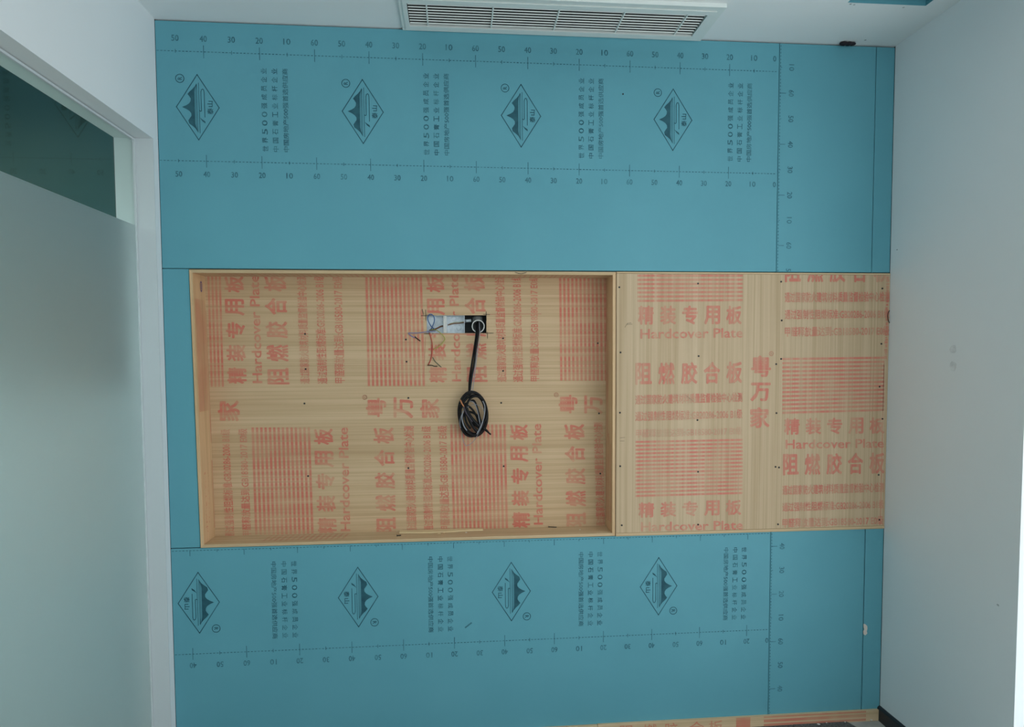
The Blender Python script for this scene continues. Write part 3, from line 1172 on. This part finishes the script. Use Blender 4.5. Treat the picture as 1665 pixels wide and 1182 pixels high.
ztop = W(320, 486, 0.03).z
for k in range(7):
    side_strip(0.010 + k * 0.0125, 0.0175 + k * 0.0125, 1.330, ztop)
fromlists('printed_stripes', vs, fs, M_REDS, SL[0])
vs, fs = [], []
side_strip(YB - 0.0075, YB - 0.001, 1.20, 1.72)
side_strip(YB - 0.0085, YB - 0.001, 0.86, 1.13)
for k in range(44):
    z = random.uniform(0.84, 1.10); y = random.choice((0.03, 0.058)) + random.uniform(-.006, .006)
    side_strip(y, y + random.uniform(.003, .008), z, z + random.uniform(.002, .008))
fromlists('printed_text', vs, fs, M_REDS, SL[0])
# right side: red stripes running up, near the back
vs, fs = [], []
for k, (y0_, y1_, z0_, z1_) in enumerate(((0.066, 0.082, 1.20, 1.60), (0.090, 0.104, 1.20, 1.84), (0.02, 0.03, 0.86, 1.18), (0.05, 0.07, 0.86, 1.22), (0.085, 0.1, 0.86, 1.2))):
    n = len(vs)
    X = NX1 - T - 0.0006
    vs.extend([(X, y0_, z0_), (X, y1_, z0_), (X, y1_, z1_), (X, y0_, z1_)])
    fs.append((n, n + 1, n + 2, n + 3))
fromlists('printed_stripes', vs, fs, M_REDS, SL[1])
# bottom board: slanting red stripes at left, faint ones in the middle
vs, fs = [], []
ZB = NZ0 + T + 0.0006
for k in range(15):
    x = 0.36 + 0.0215 * k
    n = len(vs)
    vs.extend([(x, 0.02, ZB), (x + 0.010, 0.02, ZB), (x + 0.022, 0.095, ZB), (x + 0.012, 0.095, ZB)])
    fs.append((n, n + 1, n + 2, n + 3))
fromlists('printed_stripes', vs, fs, M_REDE, bbd)
vs, fs = [], []
ZTT = NZ1 - T - 0.0006
TB = [o for o in niche.children if o.name.startswith('top_board')][0]
for k in range(70):
    x = 0.22 + 0.0205 * k + random.uniform(-.003, .003)
    n = len(vs)
    vs.extend([(x, 0.015, ZTT), (x + 0.009, 0.015, ZTT), (x + 0.009, 0.095, ZTT), (x, 0.095, ZTT)])
    fs.append((n, n + 1, n + 2, n + 3))
fromlists('printed_stripes', vs, fs, M_REDE, TB)
# purple oval pen mark on the left side board
pc = (0.070, W(326, 466, 0.07).z)
vs, fs = [], []
n = 14
for k in range(n):
    a_ = 2 * math.pi * k / n
    for s_ in (1.0, 0.72):
        z = pc[1] + 0.021 * s_ * math.sin(a_)
        vs.append((sx(z, 0.0008), pc[0] + 0.010 * s_ * math.cos(a_), z))
for k in range(n):
    fs.append((2 * k, 2 * k + 1, (2 * k + 3) % (2 * n), (2 * k + 2) % (2 * n)))
m_ = len(vs)
z = pc[1]
vs.extend([(sx(z, 0.0008), pc[0] - 0.002, z - 0.010), (sx(z, 0.0008), pc[0] + 0.002, z - 0.010), (sx(z, 0.0008), pc[0] + 0.003, z + 0.010), (sx(z, 0.0008), pc[0] - 0.001, z + 0.010)])
fs.append((m_, m_ + 1, m_ + 2, m_ + 3))
fromlists('pen_mark', vs, fs, M_PURPLE, SL[0])['label'] = 'small purple oval pen mark'

# pencil crosses, and red laser lines painted on, around the outlet hole
for x0, y0, x1, y1 in ((685, 513.5, 702, 512.5), (692, 504, 692.5, 521), (686.5, 503, 688.5, 511), (790.5, 507, 790.8, 521), (786, 511, 796, 511.5),
                       (690, 542.5, 704, 542.8), (786, 542.0, 802, 541.6), (792.5, 540, 792.6, 550)):
    P = Print(YB, 0.0007)
    P.line([px2(x0, y0, YB), px2(x1, y1, YB)], 0.0028)
    P.build('pencil_stroke', M_PENCIL, NB, CLIP)
for p0, p1, wd in (((795, 511.2), (880, 510.5), 0.0012), ((695, 542.8), (784, 543.6), 0.0016), ((692, 548), (689, 608), 0.0012)):
    P = Print(YB, 0.0006)
    P.line([px2(*p0, YB), px2(*p1, YB)], wd)
    P.build('laser_line', M_REDLINE, NB, CLIP)


def screws(lst, Y, parent):
    me = None
    for x, y in lst:
        p = W(x, y, Y)
        if me is None:
            bm = bmesh.new()
            bmesh.ops.create_cone(bm, cap_ends=True, segments=10, radius1=0.0040, radius2=0.0034, depth=0.0022, matrix=Matrix.Rotation(math.pi / 2, 4, 'X'))
            me = bpy.data.meshes.new('screw')
            bm.to_mesh(me)
            bm.free()
            me.materials.append(M_SCREW)
        o = bpy.data.objects.new('screw', me)
        COL.objects.link(o)
        o.parent = parent
        o.location = Vector((p.x, Y - 0.0008, p.z)) - parent_loc(parent)


screws([(496, 543), (497, 600), (495, 656), (501, 774), (660, 552), (661, 588), (664, 647), (664, 761), (818, 550), (818, 603), (815, 655),
        (819, 758), (972, 558), (974, 672), (976, 770)], YB, niche)

# ================================================================== FLUSH PLYWOOD PANEL
panel = empty('plywood_sheet', (2.32, 0.0, NZ0))
tag(panel, 'flush sheet of plywood right of the niche with upright red characters and stripes', 'plywood sheet')
YP = -0.0030
X0P, X1P = NX1 + 0.0030, XR - 0.0010
PZ0, PZ1 = NZ0 + 0.011, NZ1 - 0.006
pf = box('front_board', X0P, X1P, YP, YP + 0.0145, PZ0, PZ1, M_WOODZ, panel, bevel=0.0006)
box('edge_strip', X0P, X1P, YP - 0.0008, YP + 0.0145, PZ1 + 0.0007, NZ1 + 0.001, M_WOODE, panel, bevel=0.0006)
box('edge_strip', X0P, X1P, YP - 0.0008, YP + 0.0145, NZ0 - 0.002, PZ0 - 0.0007, M_WOODE, panel, bevel=0.0006)
CP = (X0P + 0.001, X1P - 0.0005, PZ0 + 0.001, PZ1 - 0.001)
a = (YP, pf, CP)
row_stripes(7, 1036, 1208, 446.5, 491, 446.5, 489.5, *a)
row_text('A', 1037, 1206, 497, 496.5, 31, *a)
row_text('B', 1041, 1208, 535, 533, 16, *a)
row_text('C', 1033, 1207, 590, 587, 36, *a)
row_text('D', 1033, 1207, 642, 637.5, 16, *a)
row_text('E', 1033, 1207, 669, 664.5, 16, *a)
row_text('F', 1034, 1207, 698, 693, 14, *a, m=M_REDVF)
row_stripes(15, 1033.5, 1207.5, 717, 808, 713.5, 803, *a)
row_text('A', 1038, 1205, 817, 812, 25, *a)
row_text('B', 1042, 1208, 849, 846, 15, *a)
# second column of print
BOLD[0] = 0.030
for ch, x0, x1, y0, y1 in (('粤', 1221, 1253.5, 578, 613), ('万', 1220, 1253, 622, 652.5), ('家', 1219, 1251, 662, 696)):
    P = Print(YP)
    o = Vector(px2(x0, y1, YP)); u = Vector(px2(x1, y1, YP)) - o; v = Vector(px2(x0, y0, YP)) - o
    P.text(ch, o, u, v)
    P.build('printed_text', M_REDV, pf, CP)
BOLD[0] = 0
c = W(1254, 575, YP)
P = Print(YP)
P.line([(c.x + .0085 * math.cos(k * math.pi / 6), c.z + .0085 * math.sin(k * math.pi / 6)) for k in range(12)], 0.002, True)
P.text('R', (c.x - .003, c.z - .004), (.006, 0), (0, .008))
P.build('registered_mark', M_REDV, pf, CP)
row_text('C', 1276, 1446, 422, 422, 37, *a)
row_text('D', 1276, 1446, 475, 473.5, 17, *a)
row_text('E', 1276, 1446, 503.5, 502, 16, *a)
row_text('F', 1276, 1446, 531.5, 529.5, 16, *a)
row_stripes(14, 1272, 1438, 582, 673, 580, 668, *a)
row_text('A', 1275, 1438, 680, 678, 27, *a)
row_text('B', 1277, 1437, 715, 713, 15, *a)
row_text('C', 1273, 1438, 738, 735, 35, *a)
row_text('D', 1272, 1437, 789, 784, 16, *a)
row_text('E', 1272, 1437, 817, 812, 15, *a)
row_text('F', 1272, 1436, 843, 838, 15, *a)
# marks of the next print column along the right edge
P = Print(YP)
x_ = XR - 0.020
random.seed(3)
z = W(1443, 450, YP).z
while z > W(1443, 580, YP).z:
    h = random.uniform(.004, .014)
    P.rect(x_ + random.uniform(0, .004), x_ + random.uniform(.010, .015), z - h, z)
    z -= h + random.uniform(.002, .006)
P.rect(x_ - 0.001, x_ + 0.002, PZ0 + 0.01, W(1443, 590, YP).z)
P.build('printed_text', M_REDV, pf, CP)
# scribbles in pencil at the left
for pl, wd in ((((1016, 532), (1020, 526), (1026, 525)), 0.0018), (((1018, 528), (1028, 527)), 0.0016), (((1008, 712), (1016, 711)), 0.0014),
               (((1008, 717), (1015, 717)), 0.0014), (((1115, 643), (1128, 653)), 0.0014)):
    P = Print(YP, 0.0006)
    P.line([px2(*q_, YP) for q_ in pl], wd)
    P.build('pencil_stroke', M_PENCIL, pf, CP)
screws([(1007, 467), (1009, 573), (1008, 671), (1008.5, 758), (1011, 854), (1135, 461), (1136, 579), (1134, 683), (1135, 767), (1135, 853), (1270, 458),
        (1271, 521), (1270, 583.5), (1262, 592), (1262.5, 671.6), (1261, 759), (1266.6, 760), (1265, 852.5), (1434.6, 469), (1433, 559), (1430, 628.6),
        (1434.6, 681), (1428.5, 772), (1429.6, 845)], YP, panel)

# ================================================================== OUTLET HOLE: steel box, conduit, wires
jb = empty('junction_box', W(724, 541, 0.14))
tag(jb, 'open galvanised steel junction box sunk in the niche back wall, left of the grey conduit', 'junction box')
JY0, JY1 = YB + T + 0.001, 0.160
jx0, jx1 = W(692.5, 527, JY0).x, W(755.5, 527, JY0).x
jz0, jz1 = W(724, 541.5, JY0).z - 0.002, W(724, 513.5, JY0).z + 0.001
box('back_plate', jx0, jx1, JY1 - 0.002, JY1, jz0, jz1, M_STEEL, jb)
bm = bmesh.new()
add_box(bm, jx0, jx1, JY0, JY1 - 0.0022, jz0, jz0 + 0.0018)
add_box(bm, jx0, jx1, JY0, JY1 - 0.0022, jz1 - 0.0018, jz1)
add_box(bm, jx0, jx0 + 0.0018, JY0, JY1 - 0.0022, jz0 + 0.0019, jz1 - 0.0019)
add_box(bm, jx1 - 0.0018, jx1, JY0, JY1 - 0.0022, jz0 + 0.0019, jz1 - 0.0019)
frombm('side_wall', bm, M_STEEL, jb)
dx = W(723.5, 527, JY0).x
bm = bmesh.new()
add_box(bm, dx - 0.007, dx - 0.003, JY0, JY1 - 0.003, jz0 + 0.002, jz1 - 0.002)
add_box(bm, dx - 0.0029, dx + 0.007, JY0 + 0.002, JY0 + 0.004, jz0 + 0.002, jz1 - 0.002)
frombm('divider', bm, M_PVCL, jb, bevel=0.0005)
for (x, y, rr_) in ((703, 527, .011), (746, 533, .0105), (738, 518, .009), (744, 516, .007)):
    c = W(x, y, JY1 - 0.004)
    bm = bmesh.new()
    bmesh.ops.create_cone(bm, cap_ends=True, segments=20, radius1=rr_, radius2=rr_ * .92, depth=0.0012, matrix=Matrix.Translation((c.x, JY1 - 0.0028, c.z)) @ Matrix.Rotation(math.pi / 2, 4, 'X'))
    frombm('knockout_disc', bm, M_STEEL, jb)

# grey conduit: a pipe mouth facing the room, bending up behind the board
pipe = empty('conduit_pipe', W(777.4, 531, 0.13))
tag(pipe, 'wide grey plastic conduit elbow with a pale open rim, black cable hanging out of it', 'pipe')
pc_ = W(777.4, 530.6, 0.104)
R0 = 0.0262


def ring_mesh(bm, centre, axis_y0, axis_y1, ro, ri, n=32):
    vs_ = []
    for (yy, rr_) in ((axis_y0, ro), (axis_y1, ro), (axis_y1, ri), (axis_y0, ri)):
        vs_.append([bm.verts.new((centre.x + rr_ * math.cos(2 * math.pi * k / n), yy, centre.z + rr_ * math.sin(2 * math.pi * k / n))) for k in range(n)])
    for a_ in range(4):
        for k in range(n):
            bm.faces.new((vs_[a_][k], vs_[a_][(k + 1) % n], vs_[(a_ + 1) % 4][(k + 1) % n], vs_[(a_ + 1) % 4][k]))


bm = bmesh.new()
ring_mesh(bm, pc_, 0.096, 0.104, R0, R0 - 0.0038)
frombm('pipe_rim', bm, M_PVCL, pipe, smooth=False, bevel=0.0008)
bm = bmesh.new()
n = 24
path = [Vector((pc_.x, 0.1042, pc_.z)), Vector((pc_.x, 0.122, pc_.z)), Vector((pc_.x, 0.138, pc_.z + 0.006)), Vector((pc_.x, 0.150, pc_.z + 0.018)), Vector((pc_.x, 0.153, pc_.z + 0.04))]
rings = []
for i, p in enumerate(path):
    t = (path[min(i + 1, 4)] - path[max(i - 1, 0)]).normalized()
    a_ = Vector((1, 0, 0)); b_ = t.cross(a_).normalized()
    rings.append([bm.verts.new(p + (a_ * math.cos(2 * math.pi * k / n) + b_ * math.sin(2 * math.pi * k / n)) * (R0 - 0.0032)) for k in range(n)])
for i in range(4):
    for k in range(n):
        bm.faces.new((rings[i][k], rings[i][(k + 1) % n], rings[i + 1][(k + 1) % n], rings[i + 1][k]))
bm.faces.new(rings[-1])
frombm('pipe_elbow', bm, M_PVC, pipe, smooth=True)
# socket of the pipe behind, and the small steel nipple between box and pipe
q0, q1 = W(756, 522, 0.135), W(766, 521, 0.135)
nip = tube('conduit_nipple', [q0, q1], 0.0065, M_STEEL, None, n=14, sub=1)
tag(nip, 'short steel conduit nipple between the junction box and the grey pipe', 'conduit fitting')

# ---- thin wires out of the junction box
M_BLUE = mat('blue_wire', (0.035, 0.13, 0.36, 1), 0.4)
M_VIOL = mat('grey_violet_wire', (0.23, 0.23, 0.42, 1), 0.45)
M_REDW = mat('red_wire', (0.48, 0.05, 0.03, 1), 0.4)
M_YELW = mat('yellow_green_wire', (0.42, 0.42, 0.08, 1), 0.4)
M_GRNW = mat('dark_green_wire', (0.05, 0.07, 0.04, 1), 0.5)
M_BRNW = mat('brown_wire', (0.22, 0.08, 0.03, 1), 0.5)
M_COPP = mat('bare_copper', (0.62, 0.24, 0.10, 1), 0.4, metal=0.3)
GW = 'thin wires hanging out of the junction box'
y_ = YB - 0.003


def wire(name, lst, rad, m, label, group=GW, n=6):
    t_ = tube(name, pxpath(lst), rad, m, None, n=n, sub=6)
    tag(t_, label, 'wire', group)
    return t_


t_ = wire('wire', [(706, 535, .15), (700, 529, .13), (695.5, 519, .112), (697, 512.5, .100), (701, 511, .098), (705.5, 515, .100), (706, 523, .112), (702.5, 532, .13), (699, 538, .145)], 0.0018, M_BLUE,
          'blue wire curled into an upright loop at the left of the junction box')
t_ = wire('wire', [(708, 538, .14), (700, 538.5, .118), (690, 540, y_ - .003), (678, 541.5, y_ - .004), (665, 541.5, y_ - .004), (666, 544, y_ - .001), (671, 547.5, y_), (675, 549, y_)], 0.0018, M_VIOL,
          'grey violet wire reaching left over the box edge with a black taped tip')
tp = tube('tape', pxpath([(674.5, 548, y_), (678, 550.5, y_), (683.5, 554.5, y_)]), 0.0019, M_BLACK, t_, n=7)
tube('tape_end', pxpath([(674.8, 546, y_), (676, 549, y_)]), 0.0011, M_BLACK, tp, n=6, sub=1)
t_ = wire('wire', [(699, 541, .125), (698.5, 542.5, .102), (701, 550, y_), (702.8, 560, y_), (702.5, 570, y_), (701.5, 580, y_), (699, 588, y_), (696, 593.5, y_)], 0.0019, M_REDW,
          'red wire hanging down from the box to a black taped end')
tube('tape', pxpath([(695, 594, y_), (702, 594, y_ - .001), (706, 595.5, y_), (711, 595.4, y_)]), 0.0017, M_BLACK, t_, n=7)
t_ = wire('wire', [(697, 540, .140), (702, 536, .125), (710, 537, .106), (718, 543, y_ - .006), (723, 549.5, y_ - .004), (722, 554, y_ - .003), (715, 562, y_ - .003), (705, 568.5, y_ - .004)], 0.0017, M_YELW,
          'yellow green wire bowing out to the right below the box')
t_ = wire('wire', [(703.5, 581, y_ - .003), (707, 587, y_), (712, 592, y_), (717.5, 597, y_)], 0.0014, M_GRNW,
          'dark green wire tail below the red wire')
t_ = wire('wire', [(698, 537, .150), (708, 535, .148), (716, 531, .148), (721, 530, .150)], 0.0028, M_BRNW,
          'brown wire pair in the left half of the junction box')
t_ = wire('wire', [(728, 528.5, .150), (738, 526, .149), (747, 525.5, .147), (756, 524, .140)], 0.0020, M_BRNW,
          'brown and yellow wire pair crossing the right half of the junction box')
tube('stripe', pxpath([(731, 526.5, .147), (740, 524, .146), (748, 523.8, .144), (755, 522.8, .138)]), 0.0009, M_YELW, t_, n=5)

# ---- the coil of black cable hanging from the pipe
coil = empty('cable_coil', W(769, 700, 0.09))
tag(coil, 'coiled bundle of black cable with thin grey leads hanging from the conduit in the niche', 'cable')
yc = 0.088


def cab(name, lst, rad, m, n=9):
    return tube(name, pxpath(lst), rad, m, coil, n=n)


hang1 = cab('hanging_cable', [(777, 524, .118), (777.5, 534, .098), (777, 545, .083), (774, 566, .082), (771, 590, .083), (767, 612, .084), (764, 632, .084), (763.5, 648, .080)], 0.0049, M_BLACK)
hang2 = cab('hanging_cable', [(774.8, 526, .118), (774.8, 536, .098), (774, 546, .090), (770.8, 568, .090), (767, 592, .091), (763.5, 616, .091), (762.5, 640, .090)], 0.0037, M_BLACK)
cab('grey_lead', [(779, 520, .118), (779.6, 533, .096), (780, 546, .078), (777, 568, .077), (774, 592, .078), (771, 616, .079), (768.5, 634, .079), (766, 648, .080)], 0.0014, M_GREYW)
cab('grey_lead', [(776, 560, .080), (773, 590, .079), (768.5, 615, .079), (765.5, 636, .079)], 0.0008, M_GREYW, 6)
# outer loops
def loop(cx_, cy_, rx, ry, rot, y0, amp, ph, turns=1.0, k0=0.0, nn=18):
    out = []
    for k in range(int(nn * turns) + 1):
        a_ = k0 + 2 * math.pi * k / nn
        u, v = rx * math.cos(a_), ry * math.sin(a_)
        out.append((cx_ + u * math.cos(rot) - v * math.sin(rot), cy_ + u * math.sin(rot) + v * math.cos(rot), y0 + amp * math.sin(a_ + ph)))
    return out


cab('cable_loop', loop(769, 673, 23.0, 36.0, -0.10, .086, .006, 0.3, 1.0, -2.2), 0.0052, M_BLACK)
cab('cable_loop', loop(768, 676, 20.5, 33.5, 0.10, .078, .005, 2.0, 1.0, 0.6), 0.0046, M_BLACK)
cab('cable_loop', loop(775, 668, 16.5, 24.0, -0.12, .072, .004, 1.0, 0.85, -2.6), 0.0044, M_BLACK)
cab('cable_loop', loop(764, 682, 12.0, 25.0, -0.42, .070, .004, 0.0, 1.0, 0.0), 0.0041, M_BLACK)
cab('cable_loop', loop(768, 688, 14.0, 20.0, -0.6, .074, .004, 1.2, 1.0, 0.4), 0.0046, M_BLACK)
cab('cable_strand', [(757, 655, .072), (760, 668, .064), (767, 680, .062), (776, 690, .064), (783, 696, .068)], 0.0063, M_BLACK)
cab('cable_strand', [(757, 664, .066), (762, 680, .060), (768, 692, .060), (774, 700, .064), (778, 703, .07)], 0.0059, M_BLACK)
cab('cable_strand', [(765, 652, .072), (771, 652, .068), (776, 664, .064), (780, 680, .064), (781, 694, .068)], 0.0044, M_BLACK)
cab('grey_lead', [(762, 652, .070), (770, 654, .062), (775, 664, .058), (778, 676, .057), (780.5, 690, .060)], 0.0014, M_GREYW)
cab('grey_lead', [(788, 662, .062), (787, 675, .060), (784, 690, .060), (778, 704, .062), (771, 716, .078), (763, 723, .092), (757, 724, .096), (752.5, 714, .096), (751.8, 702, .096)], 0.0011, M_GREYW)
cab('grey_lead', [(785, 652, .066), (788.5, 662, .061), (787, 678, .060), (782, 692, .060), (775, 706, .061)], 0.0019, M_GREYW)
cab('grey_lead', [(762, 661, .064), (756, 666, .062), (750, 676, .062), (747.5, 688, .064), (749, 696, .068)], 0.0013, M_GREYW)
cab('grey_lead', [(753, 668, .064), (751, 680, .060), (754, 692, .060), (759, 700, .062)], 0.0022, M_GREYW)
cab('grey_lead', [(766, 659, .064), (776, 658, .060), (784, 664, .060), (788, 672, .062)], 0.0010, M_GREYW)
cab('cable_strand', [(752, 690, .070), (757, 699, .066), (765, 706, .066), (774, 707, .068), (782, 702, .072)], 0.0054, M_BLACK)
cab('cable_strand', [(759, 658, .074), (756, 672, .070), (758, 686, .068), (765, 697, .068)], 0.0044, M_BLACK)
cab('cable_strand', [(764, 676, .068), (770, 687, .066), (778, 694, .066), (786, 694, .072)], 0.0050, M_BLACK)
cab('cable_loop', loop(770, 673, 22.0, 34.5, -0.04, .081, .004, 1.2, 1.0, -1.2), 0.0046, M_BLACK)
tail = cab('plug_tail', [(780, 694, .066), (786, 697, .066), (791, 700, .068), (795, 704, .070), (798, 706.5, .071)], [0.0042, 0.0050, 0.0050, 0.0032, 0.0032], M_BLACK)
tube('connector', pxpath([(784, 695.5, .064), (789.5, 698.5, .064)]), 0.0060, M_BLACK, tail, n=10, sub=1)
tube('copper_end', pxpath([(748.5, 650, .060), (751, 656, .060), (755, 662, .060)]), 0.0026, M_COPP, coil, n=8)
cab('cable_strand', [(754, 661, .060), (757, 670, .058), (762, 678, .058), (768, 686, .060)], 0.0034, mat('dark_violet_sheath', (0.03, 0.02, 0.035, 1), 0.4))

# ---- stray black wires poking from the joints
t_ = wire('stray_wire', [(835, 441.5, .001), (840, 443.5, -.006), (847, 445, -.008), (854, 443.5, -.006), (858, 441.5, .001)], 0.0009, M_BLACK,
          'thin black wire end curling over the top edge of the niche', group='stray wire ends')
t_ = wire('stray_wire', [(1447.5, 504, -.001), (1444.5, 508, -.008), (1443.6, 514, -.010), (1444.5, 521, -.008), (1447.5, 527, -.001)], 0.0014, M_BLACK,
          'thin black wire arc at the right edge of the plywood panel against the white wall', group='stray wire ends')

# ---- things lying on the bottom board of the niche
ZL = NZ0 + T
def onplane(x, y, Z):
    return onZ(x, y, Z)


a0, a1 = onplane(648, 872, ZL), onplane(786, 866, ZL)
bm = bmesh.new()
for k in range(1):
    n = 12
    A, B = [], []
    for i in range(n):
        t_ = i / (n - 1)
        x = a0.x + (a1.x - a0.x) * t_
        wdt = 0.010 * (0.35 + math.sin(math.pi * min(1, t_ * 1.1 + .05)) * .8) + random.uniform(-.001, .001)
        A.append((x, 0.082 - wdt * 1.6 + 0.006 * t_, ZL + 0.0006)); B.append((x, 0.104, ZL + 0.0006))
    poly = A + B[::-1]
    lo = [bm.verts.new(p) for p in poly]; hi = [bm.verts.new((p[0], p[1], p[2] + 0.0045)) for p in poly]
    bm.faces.new(lo); bm.faces.new(hi[::-1])
    for i in range(len(poly)):
        bm.faces.new((lo[i], lo[(i + 1) % len(poly)], hi[(i + 1) % len(poly)], hi[i]))
spl = frombm('wood_splinter', bm, M_SPLINT)
tag(spl, 'long thin strip of split veneer lying on the floor of the niche', 'splinter')
# screws and nail lying down
def lying_nail(name, x0, y0, x1, y1, rad, label, lift=0.0):
    p, q = onplane(x0, y0, ZL), onplane(x1, y1, ZL)
    z = ZL + rad + 0.0008 + lift
    p.z = q.z = z
    o = tube(name, [p, q], rad, M_SCREW, None, n=8, sub=1)
    d_ = (q - p).normalized()
    tube('head', [p - d_ * 0.0008, p + d_ * 0.0008], rad * 2.1, M_SCREW, o, n=10, sub=1)
    tag(o, label, 'nail' if 'nail' in name else 'screw', 'fixings lying in the niche')
    return o


lying_nail('nail', 892, 857.5, 905, 858, 0.0016, 'dark nail lying at the back of the niche floor, toward the right end')
lying_nail('loose_screw', 645.5, 872.0, 652.0, 871.4, 0.0021, 'short black screw lying at the left end of the splinter on the niche floor')
zz = onplane(636, 868, ZL)
def chip(x, y, s, label, m, Z, group, cat='chip', name='chip', ref=None):
    p = onplane(x, y, Z)
    bm = bmesh.new()
    bmesh.ops.create_icosphere(bm, subdivisions=1, radius=s)
    for v in bm.verts:
        v.co = Vector((v.co.x * random.uniform(.7, 1.5), v.co.y * random.uniform(.6, 1.1), v.co.z * random.uniform(.35, .6)))
    mz = min(v.co.z for v in bm.verts)
    bmesh.ops.translate(bm, verts=bm.verts, vec=(p.x, p.y, Z - mz + 0.0002))
    o = frombm(name, bm, m)
    tag(o, label, cat, group)
    return o


GC = 'pale chips on the niche floor'
chip(714, 869, .0075, 'largest pale wood chip on the niche floor, in front of the splinter', M_SPLINT, ZL, GC)
chip(722, 867.5, .0050, 'small pale chip just right of the largest chip on the niche floor', M_SPLINT, ZL, GC)
chip(758, 866.5, .0032, 'tiny white chip near the right end of the splinter', M_CRUMB, ZL, GC)
chip(943, 861.5, .0028, 'tiny white crumb at the right end of the niche floor', M_CRUMB, ZL, GC)
GF = 'plaster crumbs on the floor tiles'
for x, y, s, lb in ((1261, 1177.5, .0045, 'pale crumb at the foot of the plywood strip, leftmost of the crumbs on the carpet'),
                    (1331, 1178.5, .0055, 'largest white plaster crumb on the dark carpet tile'),
                    (1344, 1175.5, .0035, 'small white crumb just behind the largest crumb on the carpet'),
                    (1374, 1174.5, .0032, 'small white crumb beside the torn edge of the carpet'),
                    (1417, 1171.5, .0045, 'white crumb on the bare screed beside the black baseboard')):
    chip(x, y, s, lb, M_CRUMB, 0.0009, GF, 'crumb', 'plaster_crumb')

# ================================================================== CEILING VENT
vent = empty('ceiling_vent', ((VX0 + VX1) / 2, -0.116, H))
tag(vent, 'long white louvred air vent set in the ceiling against the blue wall', 'vent')
zb_ = H - 0.012
plate('vent_frame', 0.9270, 2.0800, -0.2420, -0.0020, [(VX0 + 0.004, VX1 - 0.003, VY0 + 0.003, VY1 - 0.002)], H - 0.0090, H - 0.0004, 'z', M_VENT, vent)
plate('inner_frame', 0.9400, 2.0560, -0.2150, -0.0120, [(VX0 + 0.006, VX1 - 0.005, VY0 + 0.005, VY1 - 0.004)], H - 0.0125, H - 0.0093, 'z', M_VENT, vent)
box('outer_lip', 0.9300, 2.0770, -0.2500, -0.2423, H - 0.0150, H - 0.0004, M_VENT, vent)
# duct above; near-black colour and added liners stand in for shade between slats
bm = bmesh.new()
add_box(bm, VX0 - 0.02, VX1 + 0.02, VY0 - 0.02, VY1 + 0.02, H + 0.12, H + 0.125)
add_box(bm, VX0 - 0.02, VX0 - 0.015, VY0 - 0.02, VY1 + 0.02, H + 0.0125, H + 0.12)
add_box(bm, VX1 + 0.015, VX1 + 0.02, VY0 - 0.02, VY1 + 0.02, H + 0.0125, H + 0.12)
add_box(bm, VX0 - 0.015, VX1 + 0.015, VY0 - 0.02, VY0 - 0.015, H + 0.0125, H + 0.12)
add_box(bm, VX0 - 0.015, VX1 + 0.015, VY1 + 0.015, VY1 + 0.02, H + 0.0125, H + 0.12)
add_box(bm, VX0 + 0.0003, VX1 - 0.0003, VY1 - 0.0016, VY1 - 0.0003, H + 0.0002, H + 0.0123)
add_box(bm, VX0 + 0.0003, VX1 - 0.0003, VY0 + 0.0003, VY0 + 0.0016, H + 0.0002, H + 0.0123)
add_box(bm, VX0 + 0.0003, VX0 + 0.0016, VY0 + 0.0018, VY1 - 0.0018, H + 0.0002, H + 0.0123)
add_box(bm, VX1 - 0.0016, VX1 - 0.0003, VY0 + 0.0018, VY1 - 0.0018, H + 0.0002, H + 0.0123)
frombm('duct_box', bm, M_DUCT, vent)
ya, yb = VY0 + 0.005, VY1 - 0.004
ns = 8
pitch = (yb - ya) / (ns + 0.6)
slat_me = None
for k in range(ns):
    yk = yb - pitch * (k + 0.80)
    if slat_me is None:
        bm = bmesh.new()
        L2 = (VX1 - VX0 - 0.016) / 2
        prof = [(0.0010, -0.0022), (0.0017, -0.0017), (-0.0008, 0.0016), (-0.0015, 0.0011)]
        A = [bm.verts.new((-L2, p[0], p[1])) for p in prof]
        B = [bm.verts.new((L2, p[0], p[1])) for p in prof]
        bm.faces.new(A); bm.faces.new(B[::-1])
        for i in range(4):
            bm.faces.new((A[i], A[(i + 1) % 4], B[(i + 1) % 4], B[i]))
        bmesh.ops.recalc_face_normals(bm, faces=bm.faces)
        slat_me = bpy.data.meshes.new('slat'); bm.to_mesh(slat_me); bm.free(); slat_me.materials.append(M_VENT)
    o = bpy.data.objects.new('slat', slat_me)
    COL.objects.link(o)
    o.parent = vent
    o.location = Vector(((VX0 + VX1) / 2, yk, H - 0.006)) - vent.location
for x in (1.0232, 1.2579, 1.4939, 1.7305, 1.9614):
    box('divider', x - 0.0022, x + 0.0022, ya + 0.0005, yb - 0.0005, H - 0.0095, H + 0.001, M_VENT, vent)

# ---- black sleeve poking out between ceiling and wall
bm = bmesh.new()
q = onZ(1379, 68, H)
for dx_, s_ in ((-0.016, 0.018), (0.004, 0.017), (0.020, 0.015)):
    m4 = Matrix.Translation((q.x + dx_, -0.018, H - 0.0062)) @ Matrix.Diagonal((1.0, 0.75, 0.36, 1))
    bmesh.ops.create_icosphere(bm, subdivisions=2, radius=s_, matrix=m4)
for v in bm.verts:
    v.co += Vector((random.uniform(-.001, .001), random.uniform(-.001, .001), random.uniform(-.0006, .0006)))
slv = frombm('foam_plug', bm, mat('black_foam', (0.012, 0.008, 0.014, 1), 0.8), smooth=True)
tag(slv, 'crumpled black foam plug in the corner of ceiling and blue wall near the right wall', 'plug')
